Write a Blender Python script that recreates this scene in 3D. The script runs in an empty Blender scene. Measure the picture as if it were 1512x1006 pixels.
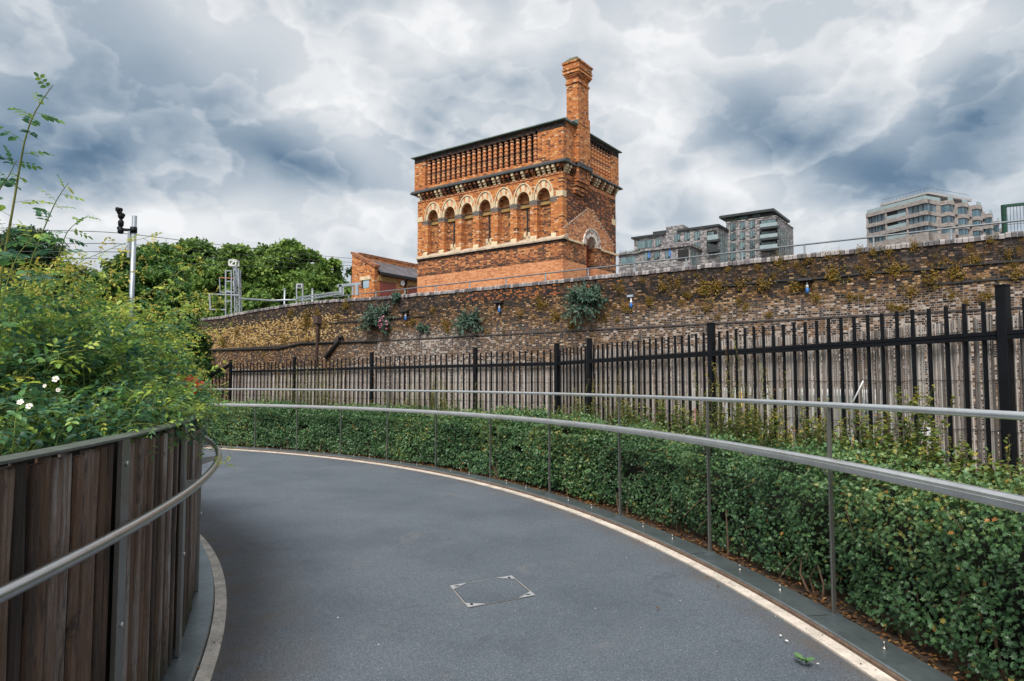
import bpy, math, random
import numpy as np
from mathutils import Vector, Matrix
random.seed(7); RNG = np.random.default_rng(11)
SC = bpy.context.scene; COL = SC.collection
# ------------------------------------------------------------------ camera facts (24 mm lens, slightly pitched up)
F = 1008.0; PITCH = math.atan(63/1008.0); EYE = 1.6
CP, SP = math.cos(PITCH), math.sin(PITCH)
def ray(px, py):
    u = (503-py)/F
    return np.array([(px-756)/F, CP-u*SP, SP+u*CP])
def at(px, py, depth):
    r = ray(px, py); t = depth/r[1]
    return Vector((r[0]*t, depth, EYE+r[2]*t))
def ground(px, py, z=0.0):
    r = ray(px, py); t = (z-EYE)/r[2]
    return Vector((r[0]*t, r[1]*t, z))
class Frame:
    """a building's own axes: local x along v (right-hand face), local y along u (left-hand face)"""
    def __init__(s, o, ang):
        s.o = np.array(o, float); s.ang = ang
        s.v = np.array([math.cos(ang), math.sin(ang)]); s.u = np.array([-math.sin(ang), math.cos(ang)])
    def front(s, px, py, x=0.0):
        o = s.o+s.v*x; r = ray(px, py); t = s.v.dot(o)/s.v.dot(r[:2]); p = r*t
        return float((p[:2]-s.o).dot(s.u)), float(p[2]+EYE)
    def side(s, px, py, y=0.0):
        o = s.o+s.u*y; r = ray(px, py); t = s.u.dot(o)/s.u.dot(r[:2]); p = r*t
        return float((p[:2]-s.o).dot(s.v)), float(p[2]+EYE)
    def world(s, x, y, z=0.0):
        p = s.o+s.v*x+s.u*y
        return Vector((p[0], p[1], z))
ANG = math.atan2(.811, .585)
# ------------------------------------------------------------------ object helpers
def tag(o, label=None, cat=None, group=None, kind=None):
    if label: o['label'] = label
    if cat: o['category'] = cat
    if group: o['group'] = group
    if kind: o['kind'] = kind
    return o
def thing(name, label, cat, loc=(0, 0, 0), rz=0.0, group=None):
    o = bpy.data.objects.new(name, None); COL.objects.link(o)
    o.location = loc; o.rotation_euler = (0, 0, rz); o.empty_display_size = .2
    return tag(o, label, cat, group)
def link(name, me, parent=None):
    o = bpy.data.objects.new(name, me); COL.objects.link(o)
    if parent is not None: o.parent = parent
    return o
def copy_tree(o, parent=None):
    c = o.copy(); COL.objects.link(c)
    if parent is not None: c.parent = parent
    for ch in [q for q in o.children]: copy_tree(ch, c)
    return c
class MB:
    """collects shapes, links them as ONE mesh object"""
    def __init__(s): s.v = []; s.f = []; s.m = []; s.sm = []
    def add(s, vs, fs, mi=0, smooth=False):
        b = len(s.v); s.v += [tuple(p) for p in vs]
        for f in fs: s.f.append([i+b for i in f]); s.m.append(mi); s.sm.append(smooth)
    def box(s, a, b, mi=0):
        x0, y0, z0 = a; x1, y1, z1 = b
        if x0 > x1: x0, x1 = x1, x0
        if y0 > y1: y0, y1 = y1, y0
        if z0 > z1: z0, z1 = z1, z0
        s.add([(x0,y0,z0),(x1,y0,z0),(x1,y1,z0),(x0,y1,z0),(x0,y0,z1),(x1,y0,z1),(x1,y1,z1),(x0,y1,z1)],
              [(0,3,2,1),(4,5,6,7),(0,1,5,4),(1,2,6,5),(2,3,7,6),(3,0,4,7)], mi)
    def obox(s, c, half, rz, mi=0, tilt=0.0):
        M = Matrix.Translation(Vector(c)) @ Matrix.Rotation(rz, 4, 'Z') @ Matrix.Rotation(tilt, 4, 'X')
        hx, hy, hz = half
        vs = [M @ Vector((sx*hx, sy*hy, sz*hz)) for sz in (-1, 1) for sx, sy in ((-1,-1),(1,-1),(1,1),(-1,1))]
        s.add(vs, [(0,3,2,1),(4,5,6,7),(0,1,5,4),(1,2,6,5),(2,3,7,6),(3,0,4,7)], mi)
    def bar(s, p, q, w, h=None, mi=0):
        p = Vector(p); q = Vector(q); h = h or w; d = (q-p).normalized()
        a = d.cross(Vector((0,0,1)))
        if a.length < 1e-4: a = Vector((1,0,0))
        a.normalize(); b = a.cross(d).normalized()
        vs = [e+a*sx*w/2+b*sy*h/2 for e in (p, q) for sx, sy in ((-1,-1),(1,-1),(1,1),(-1,1))]
        s.add(vs, [(0,3,2,1),(4,5,6,7),(0,1,5,4),(1,2,6,5),(2,3,7,6),(3,0,4,7)], mi)
    def tube(s, pts, r, n=8, mi=0, closed=False, caps=True):
        pts = [Vector(p) for p in pts]; N = len(pts)
        rr = r if hasattr(r, '__len__') else [r]*N
        b = len(s.v); up = Vector((0,0,1)); prev = None
        for i, p in enumerate(pts):
            d = (pts[min(i+1, N-1)]-pts[max(i-1, 0)]).normalized()
            if prev is None:
                a = d.cross(up)
                if a.length < 1e-3: a = d.cross(Vector((1,0,0)))
            else: a = prev-d*prev.dot(d)
            a.normalize(); prev = a; c = d.cross(a)
            for k in range(n):
                t = 2*math.pi*k/n
                s.v.append(tuple(p+(a*math.cos(t)+c*math.sin(t))*rr[i]))
        for i in range(N-1):
            for k in range(n):
                s.f.append([b+i*n+k, b+i*n+(k+1) % n, b+(i+1)*n+(k+1) % n, b+(i+1)*n+k]); s.m.append(mi); s.sm.append(True)
        if caps:
            s.f.append([b+k for k in range(n)]); s.m.append(mi); s.sm.append(False)
            s.f.append([b+(N-1)*n+k for k in range(n)][::-1]); s.m.append(mi); s.sm.append(False)
    def sweep(s, frames, prof, mi=0, smooth=True, caps=True):
        """frames: (centre, side vector, up vector); prof: closed list of (a, b)"""
        b = len(s.v); n = len(prof); N = len(frames)
        for c, a, u in frames:
            for x, y in prof: s.v.append(tuple(Vector(c)+Vector(a)*x+Vector(u)*y))
        for i in range(N-1):
            for k in range(n):
                s.f.append([b+i*n+k, b+i*n+(k+1) % n, b+(i+1)*n+(k+1) % n, b+(i+1)*n+k]); s.m.append(mi); s.sm.append(smooth)
        if caps:
            s.f.append([b+k for k in range(n)][::-1]); s.m.append(mi); s.sm.append(False)
            s.f.append([b+(N-1)*n+k for k in range(n)]); s.m.append(mi); s.sm.append(False)
    def lathe(s, c, prof, n=10, mi=0, smooth=True):
        b = len(s.v); c = Vector(c)
        for r, z in prof:
            for k in range(n):
                t = 2*math.pi*k/n; s.v.append((c.x+r*math.cos(t), c.y+r*math.sin(t), c.z+z))
        for i in range(len(prof)-1):
            for k in range(n):
                s.f.append([b+i*n+k, b+i*n+(k+1) % n, b+(i+1)*n+(k+1) % n, b+(i+1)*n+k]); s.m.append(mi); s.sm.append(smooth)
        s.f.append([b+k for k in range(n)][::-1]); s.m.append(mi); s.sm.append(False)
        s.f.append([b+(len(prof)-1)*n+k for k in range(n)]); s.m.append(mi); s.sm.append(False)
    def prism(s, poly, ax, lo, hi, mi=0):
        """poly of (p, q) extruded along axis ax ('x': p=y q=z, 'y': p=x q=z, 'z': p=x q=y)"""
        def P(p, q, t): return {'x': (t, p, q), 'y': (p, t, q), 'z': (p, q, t)}[ax]
        n = len(poly); vs = [P(p, q, lo) for p, q in poly]+[P(p, q, hi) for p, q in poly]
        s.add(vs, [list(range(n))[::-1], [n+i for i in range(n)]]+[[i, (i+1) % n, n+(i+1) % n, n+i] for i in range(n)], mi)
    def build(s, name, mats, parent=None, bevel=0.0, fix=True):
        me = bpy.data.meshes.new(name); me.from_pydata(s.v, [], s.f)
        for m in (mats if isinstance(mats, (list, tuple)) else [mats]): me.materials.append(m)
        me.polygons.foreach_set('material_index', s.m); me.polygons.foreach_set('use_smooth', s.sm)
        if fix:
            import bmesh
            bm = bmesh.new(); bm.from_mesh(me); bmesh.ops.recalc_face_normals(bm, faces=bm.faces); bm.to_mesh(me); bm.free()
        o = link(name, me, parent)
        if bevel:
            m = o.modifiers.new('Bevel', 'BEVEL'); m.width = bevel; m.segments = 2; m.limit_method = 'ANGLE'
        return o
def npmesh(name, V, T, mat, parent=None, tone=None, smooth=False, mi=None):
    """V (n,3), T (m,3) triangles or (m,4) quads; tone: one float per vertex"""
    k = T.shape[1]; me = bpy.data.meshes.new(name)
    me.vertices.add(len(V)); me.vertices.foreach_set('co', np.ascontiguousarray(V, np.float32).ravel())
    me.loops.add(T.size); me.loops.foreach_set('vertex_index', np.ascontiguousarray(T, np.int32).ravel())
    me.polygons.add(len(T)); me.polygons.foreach_set('loop_start', np.arange(0, T.size, k, dtype=np.int32))
    me.polygons.foreach_set('use_smooth', np.full(len(T), smooth))
    for m in (mat if isinstance(mat, (list, tuple)) else [mat]): me.materials.append(m)
    if mi is not None: me.polygons.foreach_set('material_index', mi.astype(np.int32))
    if tone is not None:
        a = me.attributes.new('tone', 'FLOAT', 'POINT'); a.data.foreach_set('value', np.ascontiguousarray(tone, np.float32))
    me.update(calc_edges=True); me.validate()
    return link(name, me, parent)
# leaf outlines: x along the leaf (0..1), y across, z lift; triangles
LEAF_PLAIN = (np.array([(0,0,0),(.35,.30,.07),(.75,.22,.02),(1,0,-.10),(.75,-.22,.02),(.35,-.30,.07),(.5,0,-.02)], float),
              np.array([(0,6,1),(1,6,2),(2,6,3),(3,6,4),(4,6,5),(5,6,0)]))
LEAF_LOBED = (np.array([(0,0,0),(.22,.10,.02),(.25,.42,.09),(.48,.20,.02),(.62,.44,.05),(.72,.16,0),(1,0,-.10),(.72,-.16,0),(.62,-.44,.05),(.48,-.20,.02),(.25,-.42,.09),(.22,-.10,.02),(.5,0,-.03)], float),
              np.array([(12,i+1,i) for i in range(11)]+[(12,0,11)]))
LEAF_LONG = (np.array([(0,0,0),(.3,.16,.05),(.65,.15,.0),(1,0,-.22),(.65,-.15,.0),(.3,-.16,.05),(.5,0,-.01)], float), LEAF_PLAIN[1])
LEAF_CARD = (np.array([(0,0,0),(.45,.34,.08),(1,0,-.05),(.5,-.34,.08)], float), np.array([(0,2,1),(0,3,2)]))
def unit(a): return a/np.maximum(np.linalg.norm(a, axis=1, keepdims=True), 1e-9)
def leaf_arrays(P, D, Nn, size, tmpl):
    """leaves at P, pointing along D, facing Nn"""
    tv, tf = tmpl; D = unit(D); S = unit(np.cross(Nn, D)); U = np.cross(D, S); k = len(tv)
    V = P[:, None, :]+size[:, None, None]*(tv[None, :, 0:1]*D[:, None, :]+tv[None, :, 1:2]*S[:, None, :]+tv[None, :, 2:3]*U[:, None, :])
    T = (np.arange(len(P))[:, None, None]*k+tf[None]).reshape(-1, 3)
    return V.reshape(-1, 3), T, k
def leaves(name, P, D, Nn, size, tmpl, mat, tone, parent=None):
    V, T, k = leaf_arrays(P, D, Nn, size, tmpl)
    return npmesh(name, V, T, mat, parent, np.repeat(tone, k))
def vnoise(p, seed=0):
    """cheap smooth value noise on (n,3)"""
    p = np.asarray(p, float); i = np.floor(p).astype(np.int64); f = p-i; f = f*f*(3-2*f); out = 0
    for dx in (0, 1):
        for dy in (0, 1):
            for dz in (0, 1):
                h = ((i[:,0]+dx)*73856093 ^ (i[:,1]+dy)*19349663 ^ (i[:,2]+dz)*83492791 ^ seed*2654435) & 0x7fffffff
                h = (h*1103515245+12345) & 0x7fffffff; h = ((h >> 8) % 10007)/10007.0
                w = (f[:,0] if dx else 1-f[:,0])*(f[:,1] if dy else 1-f[:,1])*(f[:,2] if dz else 1-f[:,2])
                out = out+w*h
    return out
# ------------------------------------------------------------------ material helpers
class NT:
    def __init__(s, name):
        s.m = bpy.data.materials.new(name); s.m.use_nodes = True; s.t = s.m.node_tree; s.t.nodes.clear()
        s.out = s.t.nodes.new('ShaderNodeOutputMaterial'); s.b = s.t.nodes.new('ShaderNodeBsdfPrincipled')
        s.t.links.new(s.b.outputs[0], s.out.inputs[0])
    def n(s, kind, **kw):
        nd = s.t.nodes.new('ShaderNode'+kind)
        for k, v in kw.items(): setattr(nd, k, v)
        return nd
    def l(s, a, b): s.t.links.new(a, b)
    def val(s, sock, v):
        if hasattr(v, 'links') or hasattr(v, 'is_linked'): s.l(v, sock)
        else: sock.default_value = v
    def math(s, op, a, b=0.0, c=None, clamp=False):
        nd = s.n('Math', operation=op, use_clamp=clamp); s.val(nd.inputs[0], a); s.val(nd.inputs[1], b)
        if c is not None: s.val(nd.inputs[2], c)
        return nd.outputs[0]
    def mix(s, f, a, b, mode='MIX'):
        nd = s.n('Mix', data_type='RGBA', blend_type=mode); s.val(nd.inputs[0], f)
        s.val(nd.inputs[6], a if not isinstance(a, tuple) else (*a, 1)[:4]); s.val(nd.inputs[7], b if not isinstance(b, tuple) else (*b, 1)[:4])
        return nd.outputs[2]
    def noise(s, vec, scale, detail=4, rough=.6, dist=0.0):
        nd = s.n('TexNoise'); nd.inputs['Scale'].default_value = scale; nd.inputs['Detail'].default_value = detail
        nd.inputs['Roughness'].default_value = rough; nd.inputs['Distortion'].default_value = dist
        if vec is not None: s.l(vec, nd.inputs['Vector'])
        return nd.outputs[0]
    def ramp(s, f, stops, interp='LINEAR'):
        nd = s.n('ValToRGB'); cr = nd.color_ramp; cr.interpolation = interp
        while len(cr.elements) > 1: cr.elements.remove(cr.elements[-1])
        for i, (p, c) in enumerate(stops):
            e = cr.elements[0] if i == 0 else cr.elements.new(p)
            e.position = p; e.color = (*c, 1) if len(c) == 3 else c
        s.l(f, nd.inputs[0]); return nd.outputs[0]
    def step(s, f, lo, hi):
        nd = s.n('MapRange'); nd.clamp = True; nd.interpolation_type = 'SMOOTHSTEP'
        s.val(nd.inputs[0], f); nd.inputs[1].default_value = lo; nd.inputs[2].default_value = hi
        return nd.outputs[0]
    def coord(s, scale=None, kind='Object'):
        tc = s.n('TexCoord'); o = tc.outputs[kind]
        if scale is None: return o
        mp = s.n('Mapping'); mp.inputs['Scale'].default_value = scale; s.l(o, mp.inputs[0]); return mp.outputs[0]
    def bump(s, h, strength=.5, dist=.02):
        nd = s.n('Bump'); nd.inputs['Strength'].default_value = strength; nd.inputs['Distance'].default_value = dist
        s.l(h, nd.inputs['Height']); s.l(nd.outputs[0], s.b.inputs['Normal'])
    def fin(s, col=None, rough=.8, metal=0.0, spec=None):
        if col is not None: s.val(s.b.inputs['Base Color'], (*col, 1) if isinstance(col, tuple) else col)
        s.val(s.b.inputs['Roughness'], rough); s.val(s.b.inputs['Metallic'], metal)
        if spec is not None: s.b.inputs['Specular IOR Level'].default_value = spec
        return s.m
def srgb(r, g, b):
    f = lambda c: ((c/255+.055)/1.055)**2.4 if c > 10 else c/255/12.92
    return (f(r), f(g), f(b))
def simple(name, col, rough=.7, metal=0.0, var=.25, scale=3.0, bump=0.0, stretch=(1,1,1)):
    t = NT(name); c = t.coord(stretch); n = t.noise(c, scale, 6, .65); n2 = t.noise(c, scale*9, 3, .6)
    f = t.math('ADD', t.math('MULTIPLY', n, .65), t.math('MULTIPLY', n2, .35))
    lo = tuple(x*(1-var*1.6) for x in col); hi = tuple(min(1, x*(1+var*1.6)) for x in col)
    cc = t.ramp(f, [(.3, lo), (.7, hi)])
    if bump: t.bump(n2, bump, .01)
    return t.fin(cc, rough, metal)
def brick_uv(t):
    """(x + y, z): runs round the corner of any building built in its own axes"""
    sx = t.n('SeparateXYZ'); t.l(t.coord(), sx.inputs[0])
    cx = t.n('CombineXYZ'); t.l(t.math('ADD', sx.outputs[0], sx.outputs[1]), cx.inputs[0]); t.l(sx.outputs[2], cx.inputs[1])
    return cx.outputs[0], sx
def brick_rand(t, uv, w, h, mortar, smooth=.1, squash=.5):
    nd = t.n('TexBrick'); nd.offset = .25; nd.offset_frequency = 2; nd.squash = squash; nd.squash_frequency = 2
    t.l(uv, nd.inputs['Vector']); I = nd.inputs
    I['Color1'].default_value = (0,0,0,1); I['Color2'].default_value = (1,1,1,1); I['Mortar'].default_value = (.5,.5,.5,1)
    I['Scale'].default_value = 1; I['Mortar Size'].default_value = mortar; I['Mortar Smooth'].default_value = smooth; I['Bias'].default_value = 0
    I['Brick Width'].default_value = w; I['Row Height'].default_value = h
    return nd.outputs['Color'], nd.outputs['Fac']
def brick(name, stops, mortar, w=.225, h=.075, ms=.008, mix=None, bump=.5):
    t = NT(name); uv, sx = brick_uv(t); r, f = brick_rand(t, uv, w, h, ms)
    big = t.noise(t.coord(), .7, 5, .65); fine = t.noise(t.coord(), 30, 3, .6)
    rr = t.math('ADD', r, t.math('MULTIPLY', t.math('SUBTRACT', big, .5), .30))
    c = t.ramp(rr, stops)
    c = t.mix(t.math('MULTIPLY', fine, .30), c, tuple(x*.55 for x in stops[len(stops)//2][1]))
    c = t.mix(f, c, mortar)
    if mix: c = mix(t, c, sx, big)
    hgt = t.math('SUBTRACT', t.math('MULTIPLY', fine, .35), f)
    t.bump(hgt, bump, .012)
    return t.fin(c, .9)
def leafmat(name, stops, trans=.25, rough=.5, spec=.35):
    t = NT(name); a = t.n('Attribute', attribute_name='tone'); n = t.noise(t.coord(), 2.0, 3)
    f = t.math('ADD', a.outputs['Fac'], t.math('MULTIPLY', t.math('SUBTRACT', n, .5), .35), clamp=True)
    c = t.ramp(f, stops); t.fin(c, rough, 0, spec)
    tr = t.n('BsdfTranslucent'); t.l(c, tr.inputs[0]); mx = t.n('MixShader'); mx.inputs[0].default_value = trans
    t.l(t.b.outputs[0], mx.inputs[1]); t.l(tr.outputs[0], mx.inputs[2]); t.l(mx.outputs[0], t.out.inputs[0])
    return t.m
# ------------------------------------------------------------------ materials
M = {}
def asphalt():
    t = NT('asphalt'); c = t.coord(); v = t.n('TexVoronoi'); v.inputs['Scale'].default_value = 160; t.l(c, v.inputs['Vector'])
    big = t.noise(c, .55, 5, .6); mid = t.noise(c, 3.2, 6, .7); fine = t.noise(c, 95, 3, .75)
    g = t.math('ADD', t.math('MULTIPLY', v.outputs['Color'], .5), t.math('MULTIPLY', fine, .7))
    col = t.ramp(g, [(.25, (.040,.052,.068)), (.52, (.083,.102,.126)), (.78, (.148,.170,.200)), (.93, (.31,.335,.365))])
    col = t.mix(t.step(big, .36, .66), col, t.mix(1.0, col, (.74,.76,.79), 'MULTIPLY'))
    st = t.noise(t.coord((1,1,1)), 1.35, 8, .72, .8); col = t.mix(t.math('MULTIPLY', t.step(st, .57, .66), .34), col, (.18,.175,.17)); col = t.mix(t.math('MULTIPLY', t.math('SUBTRACT', 1.0, t.step(st, .33, .39)), .35), col, (.045,.05,.058))
    sp = t.noise(c, 38, 2, .5); col = t.mix(t.math('MULTIPLY', t.step(sp, .70, .74), .5), col, (.30,.29,.28))
    col = t.mix(t.math('MULTIPLY', t.step(mid, .56, .80), .55), col, (.105,.10,.095))
    # dust that has gathered beside the kerbs
    a = t.n('Attribute', attribute_name='tone')
    col = t.mix(t.math('MULTIPLY', a.outputs['Fac'], t.step(mid, .25, .75)), col, (.115,.088,.066))
    t.bump(t.math('ADD', v.outputs['Distance'], fine), .55, .006)
    return t.fin(col, t.math('ADD', .72, t.math('MULTIPLY', mid, .2)))
M['asphalt'] = asphalt()
M['kerb'] = simple('pale_kerb', (.60,.53,.46), .85, 0, .28, 5, .3)
M['plate'] = simple('weathered_steel_plate', (.23,.27,.29), .38, .75, .22, 2.2, .06)
M['lip'] = simple('rusty_lip', (.13,.085,.06), .9, 0, .3, 12, .2)
M['steel'] = simple('brushed_steel', (.52,.52,.51), .30, 1.0, .12, 2.5, .03, (1,1,6))
M['steel_rail'] = simple('satin_steel', (.88,.85,.82), .30, 1.0, .12, 3, .0)
M['steel_dark'] = simple('dull_steel', (.30,.29,.275), .40, .9, .15, 4, .05)
M['cap'] = simple('weathered_cap', (.15,.165,.15), .42, .55, .28, 3.5, .06)
M['black'] = simple('black_paint', (.0045,.0055,.008), .5, 0, .3, 6, .1); M['black'].node_tree.nodes['Principled BSDF'].inputs['Specular IOR Level'].default_value = .22
M['soil'] = simple('soil', (.060,.040,.026), 1, 0, .35, 7, .8)
M['ground'] = simple('gravelly_ground', (.10,.085,.065), 1, 0, .3, .9, .5)
M['galv'] = simple('galvanised_steel', (.36,.40,.44), .45, .6, .18, 5)
M['white_metal'] = simple('white_enamel', (.75,.76,.77), .4, 0, .08, 3)
M['blue'] = simple('blue_plastic', (.04,.18,.55), .4, 0, .1, 3)
M['dark'] = simple('near_black', (.012,.012,.013), .7, 0, .2, 4)
M['twig'] = simple('twig_bark', (.14,.085,.055), .9, 0, .35, 14, .3)
M['cane'] = leafmat('rose_cane', [(0, (.10,.16,.035)), (.5, (.20,.24,.06)), (1, (.30,.15,.06))], .05)
def timber():
    t = NT('weathered_timber'); c = t.coord((9, 9, .55)); w = t.coord()
    gr = t.noise(c, 3.0, 8, .7, 1.2); st = t.noise(t.coord((2.2, 2.2, .35)), 1.6, 5, .7); fine = t.noise(t.coord((75, 75, 4.5)), 2, 5, .75)
    a = t.n('Attribute', attribute_name='tone')
    f = t.math('ADD', t.math('MULTIPLY', gr, .6), t.math('ADD', t.math('MULTIPLY', st, .45), t.math('MULTIPLY', t.math('SUBTRACT', a.outputs['Fac'], .5), .36)))
    col = t.ramp(f, [(.28, (.014,.008,.006)), (.40, (.066,.034,.020)), (.53, (.165,.084,.046)), (.64, (.235,.165,.128)), (.79, (.48,.47,.47))])
    fib = t.noise(t.coord((26, 26, 3.2)), 6, 6, .8, .6); kn = t.noise(t.coord((5, 5, 1.6)), 2.2, 7, .75, 1.5)
    col = t.mix(t.step(fib, .50, .72), col, t.mix(1.0, col, (2.1,2.0,1.95), 'MULTIPLY')); col = t.mix(t.math('MULTIPLY', t.step(kn, .52, .66), .8), col, (.016,.012,.010))
    col = t.mix(t.math('MULTIPLY', fine, .45), col, (.020,.015,.013))
    sx = t.n('SeparateXYZ'); t.l(w, sx.inputs[0])
    moss = t.math('MULTIPLY', t.step(t.math('SUBTRACT', .26, sx.outputs[2]), -.08, .16), t.step(t.noise(w, 3.5, 4), .42, .62))
    col = t.mix(t.math('MULTIPLY', moss, .7), col, (.13,.11,.03))
    t.bump(t.math('ADD', gr, fine), .7, .012)
    return t.fin(col, .50, 0, .5)
M['timber'] = timber()
def reed():
    t = NT('split_cane'); a = t.n('Attribute', attribute_name='tone'); n = t.noise(t.coord((30, 30, 2)), 2.5, 6, .7)
    f = t.math('ADD', t.math('MULTIPLY', a.outputs['Fac'], .62), t.math('MULTIPLY', n, .4))
    col = t.ramp(f, [(.14, (.064,.051,.045)), (.36, (.21,.180,.165)), (.60, (.37,.335,.312)), (.88, (.61,.57,.54))])
    return t.fin(col, .85)
M['reed'] = reed()
GREENH = [(0, (.028,.064,.032)), (.30, (.072,.165,.070)), (.58, (.145,.265,.098)), (.80, (.26,.33,.095)), (.93, (.34,.28,.065)), (1, (.42,.17,.035))]
M['hedge'] = leafmat('hawthorn_leaf', GREENH, .25, .36, .5)
M['sprig'] = leafmat('sprig_leaf', [(0, (.03,.07,.02)), (.45, (.10,.16,.03)), (.75, (.30,.31,.05)), (.92, (.46,.33,.06)), (1, (.38,.12,.03))], .3)
M['rose'] = leafmat('rose_leaf', [(0, (.026,.080,.058)), (.28, (.066,.175,.110)), (.48, (.14,.31,.10)), (.66, (.38,.52,.080)), (.88, (.56,.60,.10)), (1, (.54,.42,.09))], .40, .4, .45)
M['cherry'] = leafmat('cherry_leaf', [(0, (.012,.045,.012)), (.38, (.038,.120,.025)), (.68, (.100,.205,.035)), (.87, (.25,.30,.04)), (1, (.48,.32,.035))], .3, .4, .4)
M['treeleaf'] = leafmat('plane_leaf', [(0, (.036,.084,.022)), (.4, (.105,.200,.042)), (.75, (.215,.325,.065)), (1, (.33,.42,.10))], .25)
M['darkleaf'] = leafmat('dark_tree_leaf', [(0, (.012,.034,.016)), (.5, (.038,.085,.030)), (1, (.10,.16,.05))], .2)
M['budleaf'] = leafmat('buddleia_leaf', [(0, (.035,.075,.055)), (.5, (.085,.16,.115)), (.9, (.19,.27,.20)), (1, (.25,.30,.2))], .2)
M['mossleaf'] = leafmat('weed_leaf', [(0, (.055,.045,.012)), (.4, (.20,.125,.020)), (.75, (.33,.20,.03)), (1, (.17,.21,.035))], .2)
M['litter'] = leafmat('dead_leaf', [(0, (.035,.018,.010)), (.4, (.10,.045,.018)), (.8, (.21,.095,.03)), (1, (.40,.22,.07))], .1, .8)
M['petal_white'] = simple('white_petal', (.80,.76,.72), .6, 0, .06, 20)
M['petal_red'] = simple('red_petal', (.65,.012,.012), .5, 0, .12, 20)
M['petal_yellow'] = simple('flower_centre', (.6,.4,.03), .6, 0, .1, 20)
M['bark'] = simple('tree_bark', (.10,.075,.055), .95, 0, .35, 6, .6, (1,1,.3))

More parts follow.
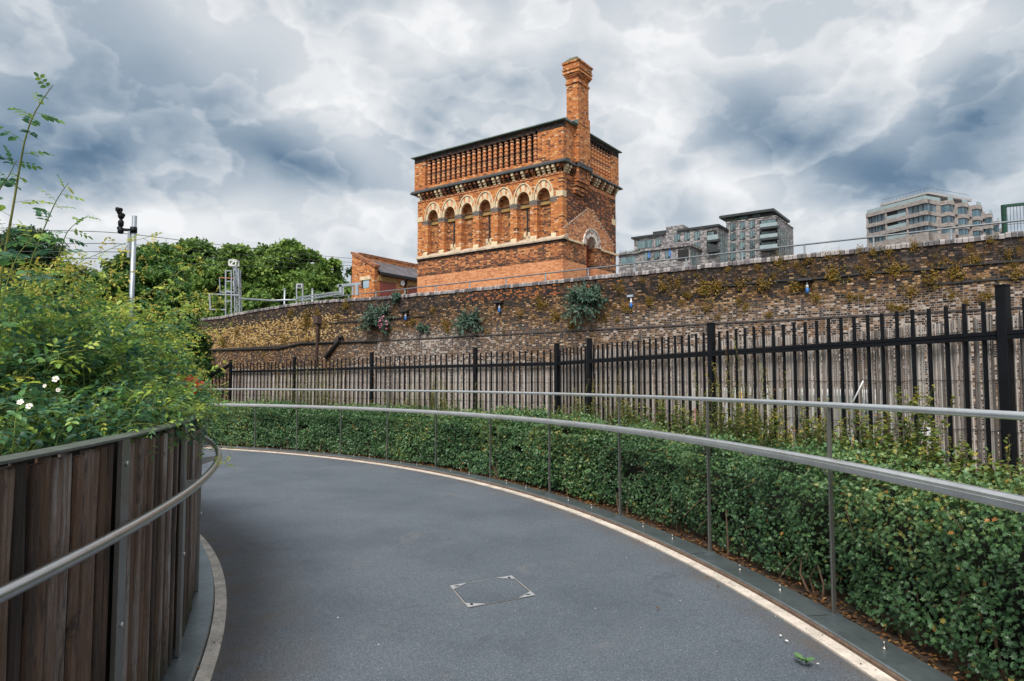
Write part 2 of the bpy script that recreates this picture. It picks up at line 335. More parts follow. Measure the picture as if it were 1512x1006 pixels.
# ------------------------------------------------------------------ camera, sun, sky
cam = bpy.data.cameras.new('camera'); co = bpy.data.objects.new('camera', cam); COL.objects.link(co)
cam.sensor_width = 36; cam.lens = 36*F/1512; cam.clip_start = .05; cam.clip_end = 3000
co.location = (0, 0, EYE); co.rotation_euler = (math.pi/2+PITCH, 0, 0); SC.camera = co
SUN_DIR = Vector((-.17, -.60, .78)).normalized()
sl = bpy.data.lights.new('sun', 'SUN'); sl.energy = 3.2; sl.angle = math.radians(28); sl.color = (1, .95, .87)
so = bpy.data.objects.new('sun', sl); COL.objects.link(so); so.rotation_euler = SUN_DIR.to_track_quat('Z', 'Y').to_euler()
W = bpy.data.worlds.new('World'); SC.world = W; W.use_nodes = True
def build_sky():
    tr = W.node_tree; tr.nodes.clear(); t = NT.__new__(NT); t.t = tr
    out = t.n('OutputWorld'); bg = t.n('Background'); t.l(bg.outputs[0], out.inputs[0]); bg.inputs['Strength'].default_value = .1
    sk = t.n('TexSky'); sk.sky_type = 'NISHITA'; sk.sun_disc = False
    sk.sun_elevation = math.asin(SUN_DIR.z); sk.sun_rotation = math.atan2(SUN_DIR.x, SUN_DIR.y)
    tc = t.n('TexCoord'); d = tc.outputs['Generated']; sx = t.n('SeparateXYZ'); t.l(d, sx.inputs[0])
    az = t.math('ARCTAN2', sx.outputs[0], sx.outputs[1]); el = t.math('ARCSINE', sx.outputs[2])
    # clouds: billows seen on the dome, flattened towards the horizon as a layer would be
    mp0 = t.n('Mapping'); mp0.inputs['Scale'].default_value = (1, 1, 1.55); t.l(d, mp0.inputs[0])
    w0 = t.n('TexNoise'); w0.inputs['Scale'].default_value = 2.4; w0.inputs['Detail'].default_value = 5; t.l(mp0.outputs[0], w0.inputs['Vector'])
    ma = t.n('VectorMath', operation='MULTIPLY_ADD'); t.l(w0.outputs['Color'], ma.inputs[0]); ma.inputs[1].default_value = (.085, .085, .085); t.l(mp0.outputs[0], ma.inputs[2]); P = ma.outputs[0]
    n1 = t.noise(P, 2.6, 12, .50, .0); n2 = t.noise(P, 4.9, 13, .47, .0)
    off = t.n('Mapping'); off.inputs['Location'].default_value = (3.7, 1.9, 5.1); t.l(P, off.inputs[0]); n3 = t.noise(off.outputs[0], 9.5, 12, .50, .0)
    wn = t.n('TexNoise'); wn.inputs['Scale'].default_value = 3.2; wn.inputs['Detail'].default_value = 6; t.l(P, wn.inputs['Vector'])
    wv = t.n('SeparateXYZ'); t.l(wn.outputs['Color'], wv.inputs[0])
    waz = t.math('ADD', az, t.math('MULTIPLY', t.math('SUBTRACT', wv.outputs[0], .5), .34))
    wel = t.math('ADD', el, t.math('MULTIPLY', t.math('SUBTRACT', wv.outputs[1], .5), .22))
    xy = t.n('CombineXYZ'); t.l(waz, xy.inputs[0]); t.l(wel, xy.inputs[1])
    total = None
    for (px, py, rx, ry, rot, amp) in SKY_MASSES:
        r = ray(px, py); r = r/np.linalg.norm(r)
        a0, e0 = math.atan2(r[0], r[1]), math.asin(r[2])
        mp = t.n('Mapping', vector_type='TEXTURE'); t.l(xy.outputs[0], mp.inputs['Vector'])
        mp.inputs['Location'].default_value = (a0, e0, 0); mp.inputs['Rotation'].default_value = (0, 0, math.radians(rot))
        mp.inputs['Scale'].default_value = (rx/F*1.5, ry/F*1.5, 1)
        g = t.n('TexGradient', gradient_type='QUADRATIC_SPHERE'); t.l(mp.outputs[0], g.inputs[0])
        v = t.math('MULTIPLY', g.outputs['Fac'], amp)
        total = v if total is None else t.math('ADD', total, v)
    s = t.math('ADD', .675, t.math('ADD', t.math('MULTIPLY', t.math('SUBTRACT', n1, .5), .55), t.math('MULTIPLY', total, .86)))
    # heaps of cumulus: a crisp bright rim, greyer where they are thick
    for nn, lo, rim, core, wid in ((n2, .47, .15, -.13, .036), (n3, .50, .085, -.05, .045)):
        m = t.step(nn, lo, lo+wid); sh = t.step(nn, lo+.01, lo+.20)
        s = t.math('ADD', s, t.math('MULTIPLY', m, t.math('ADD', rim, t.math('MULTIPLY', sh, core-rim))))
    s = t.math('SUBTRACT', s, .015)
    # paler towards the horizon
    s = t.math('ADD', s, t.math('MULTIPLY', t.math('SUBTRACT', 1.0, t.math('MULTIPLY', t.math('ABSOLUTE', el), 3.2), clamp=True), .10))
    cc = t.ramp(s, [(.0, (.080,.150,.24)), (.20, (.145,.230,.335)), (.40, (.30,.385,.475)), (.58, (.50,.565,.635)), (.78, (.73,.765,.795)), (1.0, (.95,.96,.97))])
    sc = t.mix(1.0, cc, (7.2, 7.2, 7.2), 'MULTIPLY')
    cov = t.step(s, -.35, .1)
    t.l(t.mix(t.math('MULTIPLY', cov, .95), sk.outputs[0], sc), bg.inputs['Color'])
SKY_MASSES = [  # direction (through the photograph's pixels), half-widths, turn, darker (-) or brighter (+)
    (60, 215, 230, 80, 8, -.62), (440, 245, 170, 62, -12, -.60), (250, 130, 260, 90, 0, -.14), (190, 335, 160, 45, 0, .42), (90, 40, 200, 70, 0, -.20),
    (640, 75, 190, 60, 0, .34), (300, 40, 160, 60, 0, .16), (470, 130, 90, 55, 0, .22), (700, 175, 150, 60, 10, -.24), (560, 150, 60, 40, 0, .18),
    (980, 70, 150, 110, 0, .26), (1180, 210, 170, 70, -18, -.42), (1350, 250, 180, 60, 0, -.46), (1500, 150, 90, 55, 0, -.50), (1300, 90, 200, 80, 0, .20),
    (1040, 290, 150, 50, 0, .26), (960, 200, 80, 90, 0, .22), (520, 345, 120, 45, 0, .18), (1430, 40, 140, 50, 0, .22), (1230, 330, 120, 40, 0, .26), (860, 30, 120, 40, 0, -.04)]
build_sky()
SC.view_settings.view_transform = 'Standard'; SC.view_settings.look = 'None'; SC.view_settings.exposure = .45; SC.view_settings.gamma = 1

# ------------------------------------------------------------------ ground, path, kerbs
CO = np.array([-14.0, 2.25]); RO = 16.33       # balustrade arc
CI = np.array([-13.35, .4]); RI = 12.0         # timber planter wall arc
def arc(C, R, a): return Vector((C[0]+R*math.cos(a), C[1]+R*math.sin(a), 0))
def annulus(name, C, r0, r1, z0, z1, a0, a1, n, mat, kind=None, parent=None, bevel=0):
    mb = MB(); fr = []
    for i in range(n+1):
        a = a0+(a1-a0)*i/n; p = arc(C, 1, a)-Vector((C[0], C[1], 0))
        fr.append((Vector((C[0], C[1], 0)), p, Vector((0, 0, 1))))
    mb.sweep(fr, [(r0, z0), (r1, z0), (r1, z1), (r0, z1)], smooth=False)
    o = mb.build(name, mat, parent, bevel)
    if kind: o['kind'] = kind
    return o
RAD = math.radians
A0, A1 = RAD(-35), RAD(98)
mb = MB(); mb.add([(-900,-300,-.05),(900,-300,-.05),(900,1500,-.05),(-900,1500,-.05)], [(0,1,2,3)])
mb.build('ground', M['ground'], fix=False)['kind'] = 'structure'
# the asphalt path, a fine ring so that dust can lie along its edges
nr, na = 40, 150; V = []; tn = []
for i in range(na+1):
    a = RAD(-50)+RAD(155)*i/na
    for j in range(nr+1):
        f = j/nr; inner = CI+np.array([math.cos(a), math.sin(a)])*12.19; outer = CO+np.array([math.cos(a), math.sin(a)])*16.05
        p = inner+(outer-inner)*f; V.append((p[0], p[1], 0.0))
        e = min(np.linalg.norm(p-inner), np.linalg.norm(p-outer)); tn.append(max(0, 1-e/(.75 if np.linalg.norm(p-inner) < np.linalg.norm(p-outer) else .30))*.9)
T = np.array([(i*(nr+1)+j, i*(nr+1)+j+1, (i+1)*(nr+1)+j+1, (i+1)*(nr+1)+j) for i in range(na) for j in range(nr)])
npmesh('asphalt_path', np.array(V), T, M['asphalt'], tone=np.array(tn))['kind'] = 'structure'
annulus('outer_kerb', CO, 16.03, 16.135, -.05, .012, A0, A1, 220, M['kerb'], 'structure')
annulus('inner_kerb', CI, 12.125, 12.205, -.05, .014, RAD(-40), RAD(80), 160, M['kerb'], 'structure')
annulus('hedge_bed', CO, 16.36, 19.5, -.05, .015, A0, A1, 160, M['soil'], 'structure')

# ------------------------------------------------------------------ timber planter wall with its handrail
tw = thing('timber_wall', 'curved planter wall of weathered upright timber boards with a steel handrail', 'wall', (CI[0], CI[1], 0))
def ring_frames(C0, R, a0, a1, n, z=0.0):
    """frames in the thing's own space (origin at the arc's centre)"""
    return [(Vector((R*math.cos(a), R*math.sin(a), z)), Vector((math.cos(a), math.sin(a), 0)), Vector((0,0,1))) for a in [a0+(a1-a0)*i/n for i in range(n+1)]]
TA0, TA1 = RAD(-12), RAD(52)
UP = [RAD(a) for a in (-5.5, .3, 6.1, 11.72, 17.4, 23.6, 29.5, 35.4, 41.3, 47.2)]
mb = MB(); tones = []
ANGS = []; ends = [TA0]+UP+[TA1]
for e0, e1 in zip(ends[:-1], ends[1:]):      # the boards of each bay, evenly set between two uprights
    L0 = (e1-e0)*RI-.096; k0 = max(1, int(round(L0/.0735))); ANGS += [e0+(.048+L0*(j+.5)/k0)/RI for j in range(k0)]
for a in ANGS:
    w = .0298+random.uniform(-.0025, .002); zt = 1.352+random.uniform(-.014, .010); r = 11.965+random.uniform(-.006, .006)
    tilt = .02+random.uniform(-.10, .10); ca, sa = math.cos(a), math.sin(a)
    R0 = Vector((ca, sa, 0)); T0 = Vector((-sa, ca, 0))
    rad = (R0*math.cos(tilt)-T0*math.sin(tilt)); tan = (T0*math.cos(tilt)+R0*math.sin(tilt))
    prof = [(-.006,-w),(.004,-w),(.010,-w*.94),(.015,-w*.80),(.019,-w*.35),(.021,w*.15),(.018,w*.60),(.010,w*.88),(.000,w),(-.006,w)]
    fr = []; b0 = len(mb.v)
    for z, k in ((.065, 1), (.35, 1), (.70, 1), (1.05, 1), (zt-.008, 1), (zt, .95)):
        c = R0*(r+random.uniform(-.002,.002))+T0*random.uniform(-.002,.002)+Vector((0,0,z+random.uniform(-.012,.012)*(z < .1))); fr.append((c, rad*k, tan*k))
    mb.sweep(fr, prof, smooth=True); tones += [random.random()]*(len(mb.v)-b0)
o = mb.build('timber_cladding', M['timber'], tw)
at_ = o.data.attributes.new('tone', 'FLOAT', 'POINT'); at_.data.foreach_set('value', np.array(tones, np.float32))
mb = MB(); mb.sweep(ring_frames(CI, 11.895, TA0, TA1, 90), [(-.03,.0),(.03,.0),(.03,1.37),(-.03,1.37)], smooth=False); mb.build('backing_board', M['dark'], tw)  # coloured black so the gaps between boards look like shadow lines
mb = MB(); mb.sweep(ring_frames(CI, 11.98, TA0, TA1, 120), [(-.030,1.371),(.036,1.371),(.038,1.373),(.038,1.381),(.036,1.383),(-.030,1.385)], smooth=False); mb.build('capping', M['cap'], tw)
mb = MB(); mb.sweep(ring_frames(CI, 12.0, TA0, TA1, 120), [(-.09,.0),(.118,.0),(.118,.052),(.112,.056),(-.09,.056)], smooth=False); mb.build('base_plate', M['plate'], tw)
for u in UP:
    R0 = Vector((math.cos(u), math.sin(u), 0)); T0 = Vector((-math.sin(u), math.cos(u), 0))
    mb = MB(); c = R0*12.0+Vector((0,0,.715)); mb.obox(c, (.011, .043, .655), u); p = mb.build('upright', M['steel_dark'], tw, .002)
    for z in (.62, 1.27):
        b = MB(); b.tube([R0*12.008+Vector((0,0,z)), R0*12.020+Vector((0,0,z))], .011, 10); b.build('bolt', M['steel'], p)
    b = MB()
    b.add([tuple(R0*r+T0*tt+Vector((0,0,z))) for tt in (-.006, .006) for r, z in ((12.010,.985),(12.010,1.04),(12.105,1.045),(12.105,1.018))],
          [(0,1,2,3),(7,6,5,4),(0,4,5,1),(1,5,6,2),(2,6,7,3),(3,7,4,0)])
    b.build('bracket', M['steel'], tw)
mb = MB(); mb.tube([f[0] for f in ring_frames(CI, 12.125, TA0, TA1, 150, 1.062)], .0215, 14); mb.build('handrail', M['steel'], tw)
mb = MB(); mb.sweep(ring_frames(CI, 11.4, TA0, TA1, 60), [(-4.5,1.18),(.45,1.18),(.45,1.22),(-4.5,1.30)], smooth=False)
o = mb.build('planter_soil', M['soil']); o.location = (CI[0], CI[1], 0); o['kind'] = 'structure'

# ------------------------------------------------------------------ balustrade
bl = thing('balustrade', 'curved stainless steel balustrade beside the clipped hedge', 'railing', (CO[0], CO[1], 0))
B0, B1 = RAD(-27), RAD(92)
PA = [RAD(a) for a in (-27.1, -21.2, -15.2, -9.3, -3.4, 2.53, 8.49, 14.52, 20.86, 27.17, 33.31, 39.5, 45.3, 51.0, 56.4, 61.5, 67.2, 73, 79, 85, 91)]
mb = MB(); mb.sweep(ring_frames(CO, RO, B0, B1, 230), [(-.19,.0),(.045,.0),(.045,.052),(-.186,.052),(-.19,.048)], smooth=False); mb.build('base_plate', M['plate'], bl)
mb = MB(); mb.sweep(ring_frames(CO, RO, B0, B1, 230), [(-.203,.0),(-.192,.0),(-.192,.038),(-.203,.03)], smooth=False); mb.build('edge_strip', M['lip'], bl)
for a in PA:
    R0 = Vector((math.cos(a), math.sin(a), 0)); mb = MB()
    mb.obox(R0*RO+Vector((0,0,.74)), (.0135, .0085, .69), a)
    p = mb.build('post', M['steel_dark'], bl, .002)
    b = MB(); b.obox(R0*(RO+.0)+Vector((0,0,.058)), (.040, .032, .006), a); b.build('foot_plate', M['plate'], p)
    b = MB(); b.bar(R0*(RO-.03)+Vector((0,0,.985)), R0*(RO-.055)+Vector((0,0,1.04)), .012); b.build('bracket', M['steel'], p)
for i in range(len(PA)-1):
    for f in (1/3, 2/3):
        a = PA[i]+(PA[i+1]-PA[i])*f; c = Vector(((RO-.05)*math.cos(a), (RO-.05)*math.sin(a), .052)); mb = MB()
        mb.lathe(c, [(.018,0),(.018,.006),(.008,.008),(.008,.026),(.012,.028),(.012,.040),(.006,.045)], 8); mb.build('stud', M['steel_dark'], bl)
    a = PA[i]+.014/RO; q = PA[i]+.020/RO
    mb = MB(); mb.sweep(ring_frames(CO, RO, a, q, 1), [(-.188,.0525),(.043,.0525),(.043,.054),(-.188,.054)], smooth=False); mb.build('plate_joint', M['dark'], bl)
prof = [(.032,-.026),(.034,-.020),(.034,.018),(.030,.027),(.023,.032),(.0215,.029),(.020,.033),(.007,.036),(.005,.032),(.003,.036),(-.012,.035),(-.014,.031),(-.016,.034),(-.026,.030),(-.033,.020),(-.034,.006),(-.0325,.004),(-.034,.002),(-.034,-.014),(-.031,-.026),(-.024,-.034),(.024,-.034)]
mb = MB(); mb.sweep([(c+u*0, a, u) for c, a, u in ring_frames(CO, RO-.06, B0, B1, 260, 1.068)], prof, smooth=False); hr = mb.build('handrail', M['steel_rail'], bl)
for deg in (11.7, 25.6, 40.0, 54.0):
    b = MB(); b.tube([f[0] for f in ring_frames(CO, RO-.06, RAD(deg), RAD(deg)+.14/RO, 3, 1.022)], .010, 8); b.build('joint_sleeve', M['steel'], hr)
mb = MB(); mb.tube([f[0] for f in ring_frames(CO, RO, B0, B1, 260, 1.452)], .0205, 10); mb.build('top_rail', M['steel_rail'], bl)

# ------------------------------------------------------------------ hedge
def hedge():
    root = thing('hedge', 'dense clipped hawthorn hedge behind the curved steel balustrade', 'hedge', (0, 0, 0))
    a0, a1 = RAD(-20), RAD(92)
    # dark solid core, added so the gaps between leaves look shaded
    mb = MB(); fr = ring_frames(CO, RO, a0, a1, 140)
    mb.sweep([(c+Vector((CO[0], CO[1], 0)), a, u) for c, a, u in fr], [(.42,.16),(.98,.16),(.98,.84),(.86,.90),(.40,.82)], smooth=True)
    mb.build('dark_core', simple('dark_core', (.016,.018,.010), 1, 0, .4, 9, .8), root)
    def surface(a, s):
        """s runs up the front (0..1), then over the top (1..2)"""
        q = np.stack([a*RO*1.5, s*1.6, np.zeros_like(a)], 1)
        bmp = (vnoise(q*1.0, 3)-.5)*.16+(vnoise(q*2.7, 5)-.5)*.10+(vnoise(q*7, 9)-.5)*.05
        fr = np.clip(s, 0, 1); tp = np.clip(s-1, 0, 1)
        r = .15+.07*(1-fr)**3; z = .07+fr*.86
        nr_ = -np.ones_like(a); nz = np.zeros_like(a)+.15
        k = s > 1
        r = np.where(k, .20+tp*.75, r-bmp*1.0); z = np.where(k, .93+.10*np.sin(tp*2.2)+bmp*.9, z)
        edge = np.exp(-((s-1)/.12)**2); r = r+edge*.05; z = z-edge*.03
        nr_ = np.where(k, -.25, nr_); nz = np.where(k, 1.0, nz)
        return r, z, nr_, nz
    N = 175000
    # nearer stretches carry the same density as far ones; lobed leaves only close by
    a = RNG.uniform(a0, a1, N); s = RNG.uniform(0, 1.9, N); s = np.where(RNG.random(N) < .1, RNG.uniform(.8, 1.15, N), s)
    keep = vnoise(np.stack([a*RO*3.1, s*3.3, np.full(N, 7.)], 1), 21) > .10; a, s = a[keep], s[keep]; N = len(a)
    r, z, nr_, nz = surface(a, s)
    dep = np.abs(RNG.normal(0, .05, N)); r = r+dep*np.where(s > 1, 0, 1)-RNG.exponential(.012, N); z = z-dep*np.where(s > 1, .8, 0)+np.where(s > 1, RNG.exponential(.03, N), 0)
    # ragged lower edge
    z = np.maximum(z, .03+.07*vnoise(np.stack([a*RO*4, a*0, a*0], 1), 4))
    ca, sa = np.cos(a), np.sin(a); P = np.stack([CO[0]+(RO+r)*ca, CO[1]+(RO+r)*sa, z], 1)
    Nn = np.stack([nr_*ca, nr_*sa, nz+.35], 1)+RNG.normal(0, .55, (N, 3))
    D = RNG.normal(0, .75, (N, 3)); D[:, 2] -= .15; D += np.stack([-.5*ca, -.5*sa, 0*ca], 1)
    size = RNG.uniform(.026, .050, N)
    br = vnoise(np.stack([a*RO*1.1, s*1.3, a*0+3], 1), 33)
    tone = np.clip(.16+.42*RNG.random(N)+.25*(br-.4)+.12*np.clip(s-.7, 0, 1), 0, .8)
    odd = RNG.random(N); tone = np.where(odd > .985, RNG.uniform(.86, 1, N), tone)
    gold = (br > .62) & (RNG.random(N) < .11); tone = np.where(gold, RNG.uniform(.78, .93, N), tone)
    near = a < RAD(24)
    o1 = leaves('foliage', P[near], D[near], Nn[near], size[near]*.84, LEAF_LOBED, M['hedge'], tone[near], root)
    leaves('foliage', P[~near], D[~near], Nn[~near], size[~near]*1.15, LEAF_PLAIN, M['hedge'], tone[~near], root)
    # upright shoots above the clipped top
    mb = MB(); PP = []; DD = []; TT = []; SS = []
    for i in range(1300):
        aa = random.uniform(a0, a1); fz = vnoise(np.array([[aa*RO*.8, 1.0, 2.0]]), 8)[0]
        if fz < .42 and random.random() < .78: continue
        rr = RO+random.uniform(.45, 1.0); h = random.uniform(.10, .34)+.80*max(0, fz-.30)*random.random()*1.6+(random.random() < .12)*.26
        lean = Vector((random.gauss(0, .12), random.gauss(0, .12), 1)); b = Vector((CO[0]+rr*math.cos(aa), CO[1]+rr*math.sin(aa), .92+random.uniform(-.05,.08)))
        pts = [b+lean*h*k/4+Vector((random.gauss(0,.008), random.gauss(0,.008), 0)) for k in range(5)]
        mb.tube(pts, [.0028,.0026,.0022,.0017,.001], 4, caps=False)
        m = int(8+h*62)
        for j in range(m):
            f = (j+.5)/m; q = b+lean*h*f; PP.append(q); th = random.uniform(0, 6.28); DD.append((math.cos(th), math.sin(th), .45+random.gauss(0,.2)))
            SS.append(random.uniform(.026, .042)*(1.1-.5*f)); TT.append(min(1, max(0, .15+.62*f+random.gauss(0, .13))))
    for px, py, nn in ((1345,566,9),(1290,600,9),(1215,596,10),(1180,640,8),(1120,600,8),(1095,586,9),(1060,612,7),(1020,592,6),(985,578,8),(950,600,6),(915,590,7),(1400,640,9),(1440,668,8),(1490,680,9),(1255,650,9),(860,588,5),(800,600,5),(760,590,5),(620,585,4)):
        rr_ = ray(px, 600); dx, dy = rr_[0], rr_[1]; A_ = dx*dx+dy*dy; B_ = -2*(dx*CO[0]+dy*CO[1]); C_ = CO[0]**2+CO[1]**2-(RO+.85)**2; tt = (-B_+math.sqrt(B_*B_-4*A_*C_))/(2*A_)
        top = at(px, py, dy*tt).z
        for k_ in range(int(nn*1.9)):
            b = Vector((dx*tt+random.gauss(0,.13), dy*tt+random.gauss(0,.13), .93)); h = max(.12, (top-.93)*random.uniform(.45,1.0)); lean = Vector((random.gauss(0,.14), random.gauss(0,.14), 1))
            pts = [b+lean*h*k/4+Vector((random.gauss(0,.010), random.gauss(0,.010), 0)) for k in range(5)]; mb.tube(pts, [.0030,.0027,.0022,.0017,.001], 4, caps=False)
            m = int(10+h*70)
            for j in range(m):
                f = (j+.5)/m; q = b+lean*h*f; PP.append(q); th = random.uniform(0, 6.28); DD.append((math.cos(th), math.sin(th), .35+random.gauss(0,.25))); SS.append(random.uniform(.036,.062)*(1.1-.45*f)); TT.append(min(1, max(0, .05+.60*f+random.gauss(0,.14))))
    mb.build('shoots', M['twig'], root, fix=False)
    n = len(PP); leaves('shoot_foliage', np.array(PP), np.array(DD), np.tile((0, 0, 1.), (n, 1))+RNG.normal(0, .5, (n, 3)), np.array(SS), LEAF_PLAIN, M['sprig'], np.array(TT), root)
    # bare stems low down and a few dead twigs on the face
    mb = MB()
    for i in range(120):
        aa = random.uniform(a0, RAD(60)); rr = RO+random.uniform(.16, .42); b = Vector((CO[0]+rr*math.cos(aa), CO[1]+rr*math.sin(aa), .0))
        q = b+Vector((random.gauss(0,.05), random.gauss(0,.05), random.uniform(.25,.45))); mid = (b+q)/2+Vector((random.gauss(0,.03), random.gauss(0,.03), 0))
        r0 = random.uniform(.004, .015); mb.tube([b, mid, q], [r0, r0*.8, r0*.5], 5, caps=False)
    for i in range(70):
        aa = random.uniform(RAD(0), RAD(40)); rr = RO+random.uniform(.10,.16); z = random.uniform(.3,.85); b = Vector((CO[0]+rr*math.cos(aa), CO[1]+rr*math.sin(aa), z))
        q = b+Vector((random.gauss(0,.10), random.gauss(0,.10), random.gauss(-.05,.10))); mb.tube([b, (b+q)/2+Vector((0,0,.015)), q], [.003,.0025,.0015], 4, caps=False)
    mb.build('stems', M['twig'], root, fix=False)
hedge()
n = 7000; a = RNG.uniform(RAD(-15), RAD(75), n); r = RO+.045+np.abs(RNG.normal(0, .16, n))
P = np.stack([CO[0]+r*np.cos(a), CO[1]+r*np.sin(a), .018+RNG.exponential(.014, n)], 1); D = RNG.normal(0, 1, (n, 3)); D[:, 2] *= .25
n2_ = 900; a_ = RNG.uniform(RAD(-8), RAD(60), n2_); inn = RNG.random(n2_) < .55; rr_ = np.where(inn, RI+.13+np.abs(RNG.normal(0,.10,n2_))**1.0, RO-.21-np.abs(RNG.normal(0,.09,n2_)))
cx_ = np.where(inn, CI[0], CO[0]); cy_ = np.where(inn, CI[1], CO[1]); Pg = np.stack([cx_+rr_*np.cos(a_), cy_+rr_*np.sin(a_), np.where(np.abs(rr_-np.where(inn, RI+.165, RO-.25)) < .055, .020, .006)], 1); Dg = RNG.normal(0,1,(n2_,3)); Dg[:,2] *= .15
leaves('leaf_crumbs', Pg, Dg, np.tile((0,0,1.),(n2_,1))+RNG.normal(0,.25,(n2_,3)), RNG.uniform(.005,.017,n2_), LEAF_PLAIN, M['litter'], RNG.random(n2_))['kind'] = 'stuff'
o = leaves('leaf_litter', P, D, np.tile((0, 0, 1.), (n, 1))+RNG.normal(0, .35, (n, 3)), RNG.uniform(.02, .045, n), LEAF_PLAIN, M['litter'], RNG.random(n)); o['kind'] = 'stuff'
# ------------------------------------------------------------------ black bar fence with cane screening behind
FT = 2.30
fp = [(1480,423),(1050,478),(870,501),(822,508),(702,514),(549,521),(435,528),(341,532)]
FP = []
for px, py in fp:
    r = ray(px, py); t = (FT-EYE)/r[2]; FP.append(Vector((r[0]*t, r[1]*t, 0)))
d = (FP[0]-FP[1]).normalized(); FP = [FP[0]+d*6.4, FP[0]+d*3.2]+FP
fence = thing('bar_fence', 'tall black vertical bar fence in front of the brick retaining wall', 'fence', (0, 0, 0))
def yaw(d): return math.atan2(d.y, d.x)
NB = [21, 21, 22, 20, 8, 13, 19, 19, 17]
for i, p in enumerate(FP):
    q = FP[min(i+1, len(FP)-1)]-FP[max(i-1, 0)]
    mb = MB(); w = .036 if i < 4 else .036
    mb.obox(p+Vector((0,0,FT/2)), (w, w, FT/2), yaw(q)+.10); post = mb.build('post', M['black'], fence, .006)
    c = MB(); c.obox(p+Vector((0,0,FT+.005)), (w+.004, w+.004, .006), yaw(q)+.10); c.build('post_cap', M['black'], post)
for i in range(len(FP)-1):
    a, b = FP[i], FP[i+1]; e = (b-a); L = e.length; e.normalize(); nrm = Vector((e.y, -e.x, 0))
    if nrm.y > 0: nrm = -nrm           # towards the path
    n = NB[i]; mb = MB()
    for k in range(1, n+1):
        p = a+e*(L*k/(n+1)); mb.obox(p+Vector((0,0,1.14+random.uniform(-.004,.004))), (.0108, .0108, 1.06), yaw(e)+random.uniform(-.03,.03))
    pn = mb.build('bar_panel', M['black'], fence)
    for z in (1.945, .28):
        r = MB()
        for dz in (-.017, .017):
            r.bar(a+nrm*.022+e*.04+Vector((0,0,z+dz)), b+nrm*.022-e*.04+Vector((0,0,z+dz)), .022, .028)
        r.bar(a+e*.04+nrm*.012+Vector((0,0,z)), b-e*.04+nrm*.012+Vector((0,0,z)), .014, .062)
        r.build('rail', M['black'], pn)
    # screening: split canes wired together
    lab = ['split cane screening roll beyond the right edge of the frame', 'weathered split cane screen right of the thickest black fence post', 'grey split cane screen with frayed top at the tallest fence bay',
           'cane screen on the fence bay left of the second tall post', 'narrow cane screen between the two closely spaced fence posts', 'cane screen below the middle buddleia, left of the short fence bay',
           'cane screen on the long bay left of the middle of the fence', 'cane screen below the slanting black pipe', 'darkest cane screen on the fence bay beside the planter'][i]
    if i == 0: continue
    scr = thing('cane_screen', lab, 'screen', a+Vector((0,0,0)), 0, 'cane screens wired to the bar fence')
    S = MB(); tn = []; x = .05; wp = .006; back = -nrm*.045
    gaps = [random.uniform(0, L) for _ in range(int(L*1.0))]
    while x < L-.04:
        w = random.choice((.005, .007, .007, .009, .012)); x += wp+w+random.choice((-.003, -.002, -.001, 0, .001, .0025)); wp = w
        if any(abs(x-g) < .016 for g in gaps): 
            if random.random() < .75: continue
        zt = 2.085+.03*math.sin(x*1.9+i)+random.uniform(-.03,.018)-(.08 if i > 4 else 0); ln = random.gauss(0, .006)
        if random.random() < .06: zt -= random.uniform(.05,.5)
        c = e*x+back+nrm*random.uniform(-.006, .006)
        b0 = len(S.v); M_ = Matrix.Rotation(yaw(e), 4, 'Z')
        mid = c+Vector((0,0,1.1)); top = c+e*ln+Vector((0,0,zt)); bot = c-e*ln+Vector((0,0,.05))
        ps = []
        for q in (bot, mid+e*random.gauss(0,.003), top):
            ps += [q-e*w, q+nrm*w*.7, q+e*w]
        S.add(ps, [(0,1,4,3),(1,2,5,4),(3,4,7,6),(4,5,8,7)], 0, False); tn += [random.random()]*9
    o = S.build('canes', M['reed'], scr, fix=False); aa = o.data.attributes.new('tone', 'FLOAT', 'POINT'); aa.data.foreach_set('value', np.array(tn, np.float32))
    Wr = MB()
    for z in (.35, .80, 1.25, 1.62, 1.99):
        pts = [e*(L*k/30)+back+nrm*.013+Vector((0,0,z+random.gauss(0,.006))) for k in range(31)]; Wr.tube(pts, .0022, 4, caps=False)
    Wr.build('wire', M['dark'], scr, fix=False)
    if i == 2:
        b_ = MB(); b_.tube([e*(L*.36)+nrm*.03+Vector((0,0,1.62)), e*(L*.39)+nrm*.035+Vector((0,0,1.45)), e*(L*.415)+nrm*.03+Vector((0,0,1.36))], .006, 5)
        o = b_.build('loose_cane', M['white_metal'], scr)
# angled low gate at the far end
g0 = FP[-1]; g1 = Vector((-11.1, 22.6, 0)); e = (g1-g0); L = e.length; e.normalize()
gate = thing('side_gate', 'black low gate with sloping top at the far end of the fence', 'gate', g0)
mb = MB()
for k in range(1, 16):
    f = k/16; mb.obox(e*L*f+Vector((0,0,.93-.28*f+.1)), (.014,.014,.93-.28*f), yaw(e))
mb.build('bar_panel', M['black'], gate)
mb = MB(); mb.bar(e*.05+Vector((0,0,2.15)), e*L*.55+Vector((0,0,1.62)), .07); mb.bar(e*L*.55+Vector((0,0,1.62)), e*L+Vector((0,0,1.6)), .05)
for z in (1.30, 1.0, .3): mb.bar(e*.05+Vector((0,0,z)), e*L+Vector((0,0,z)), .045)
mb.build('frame', M['black'], gate)

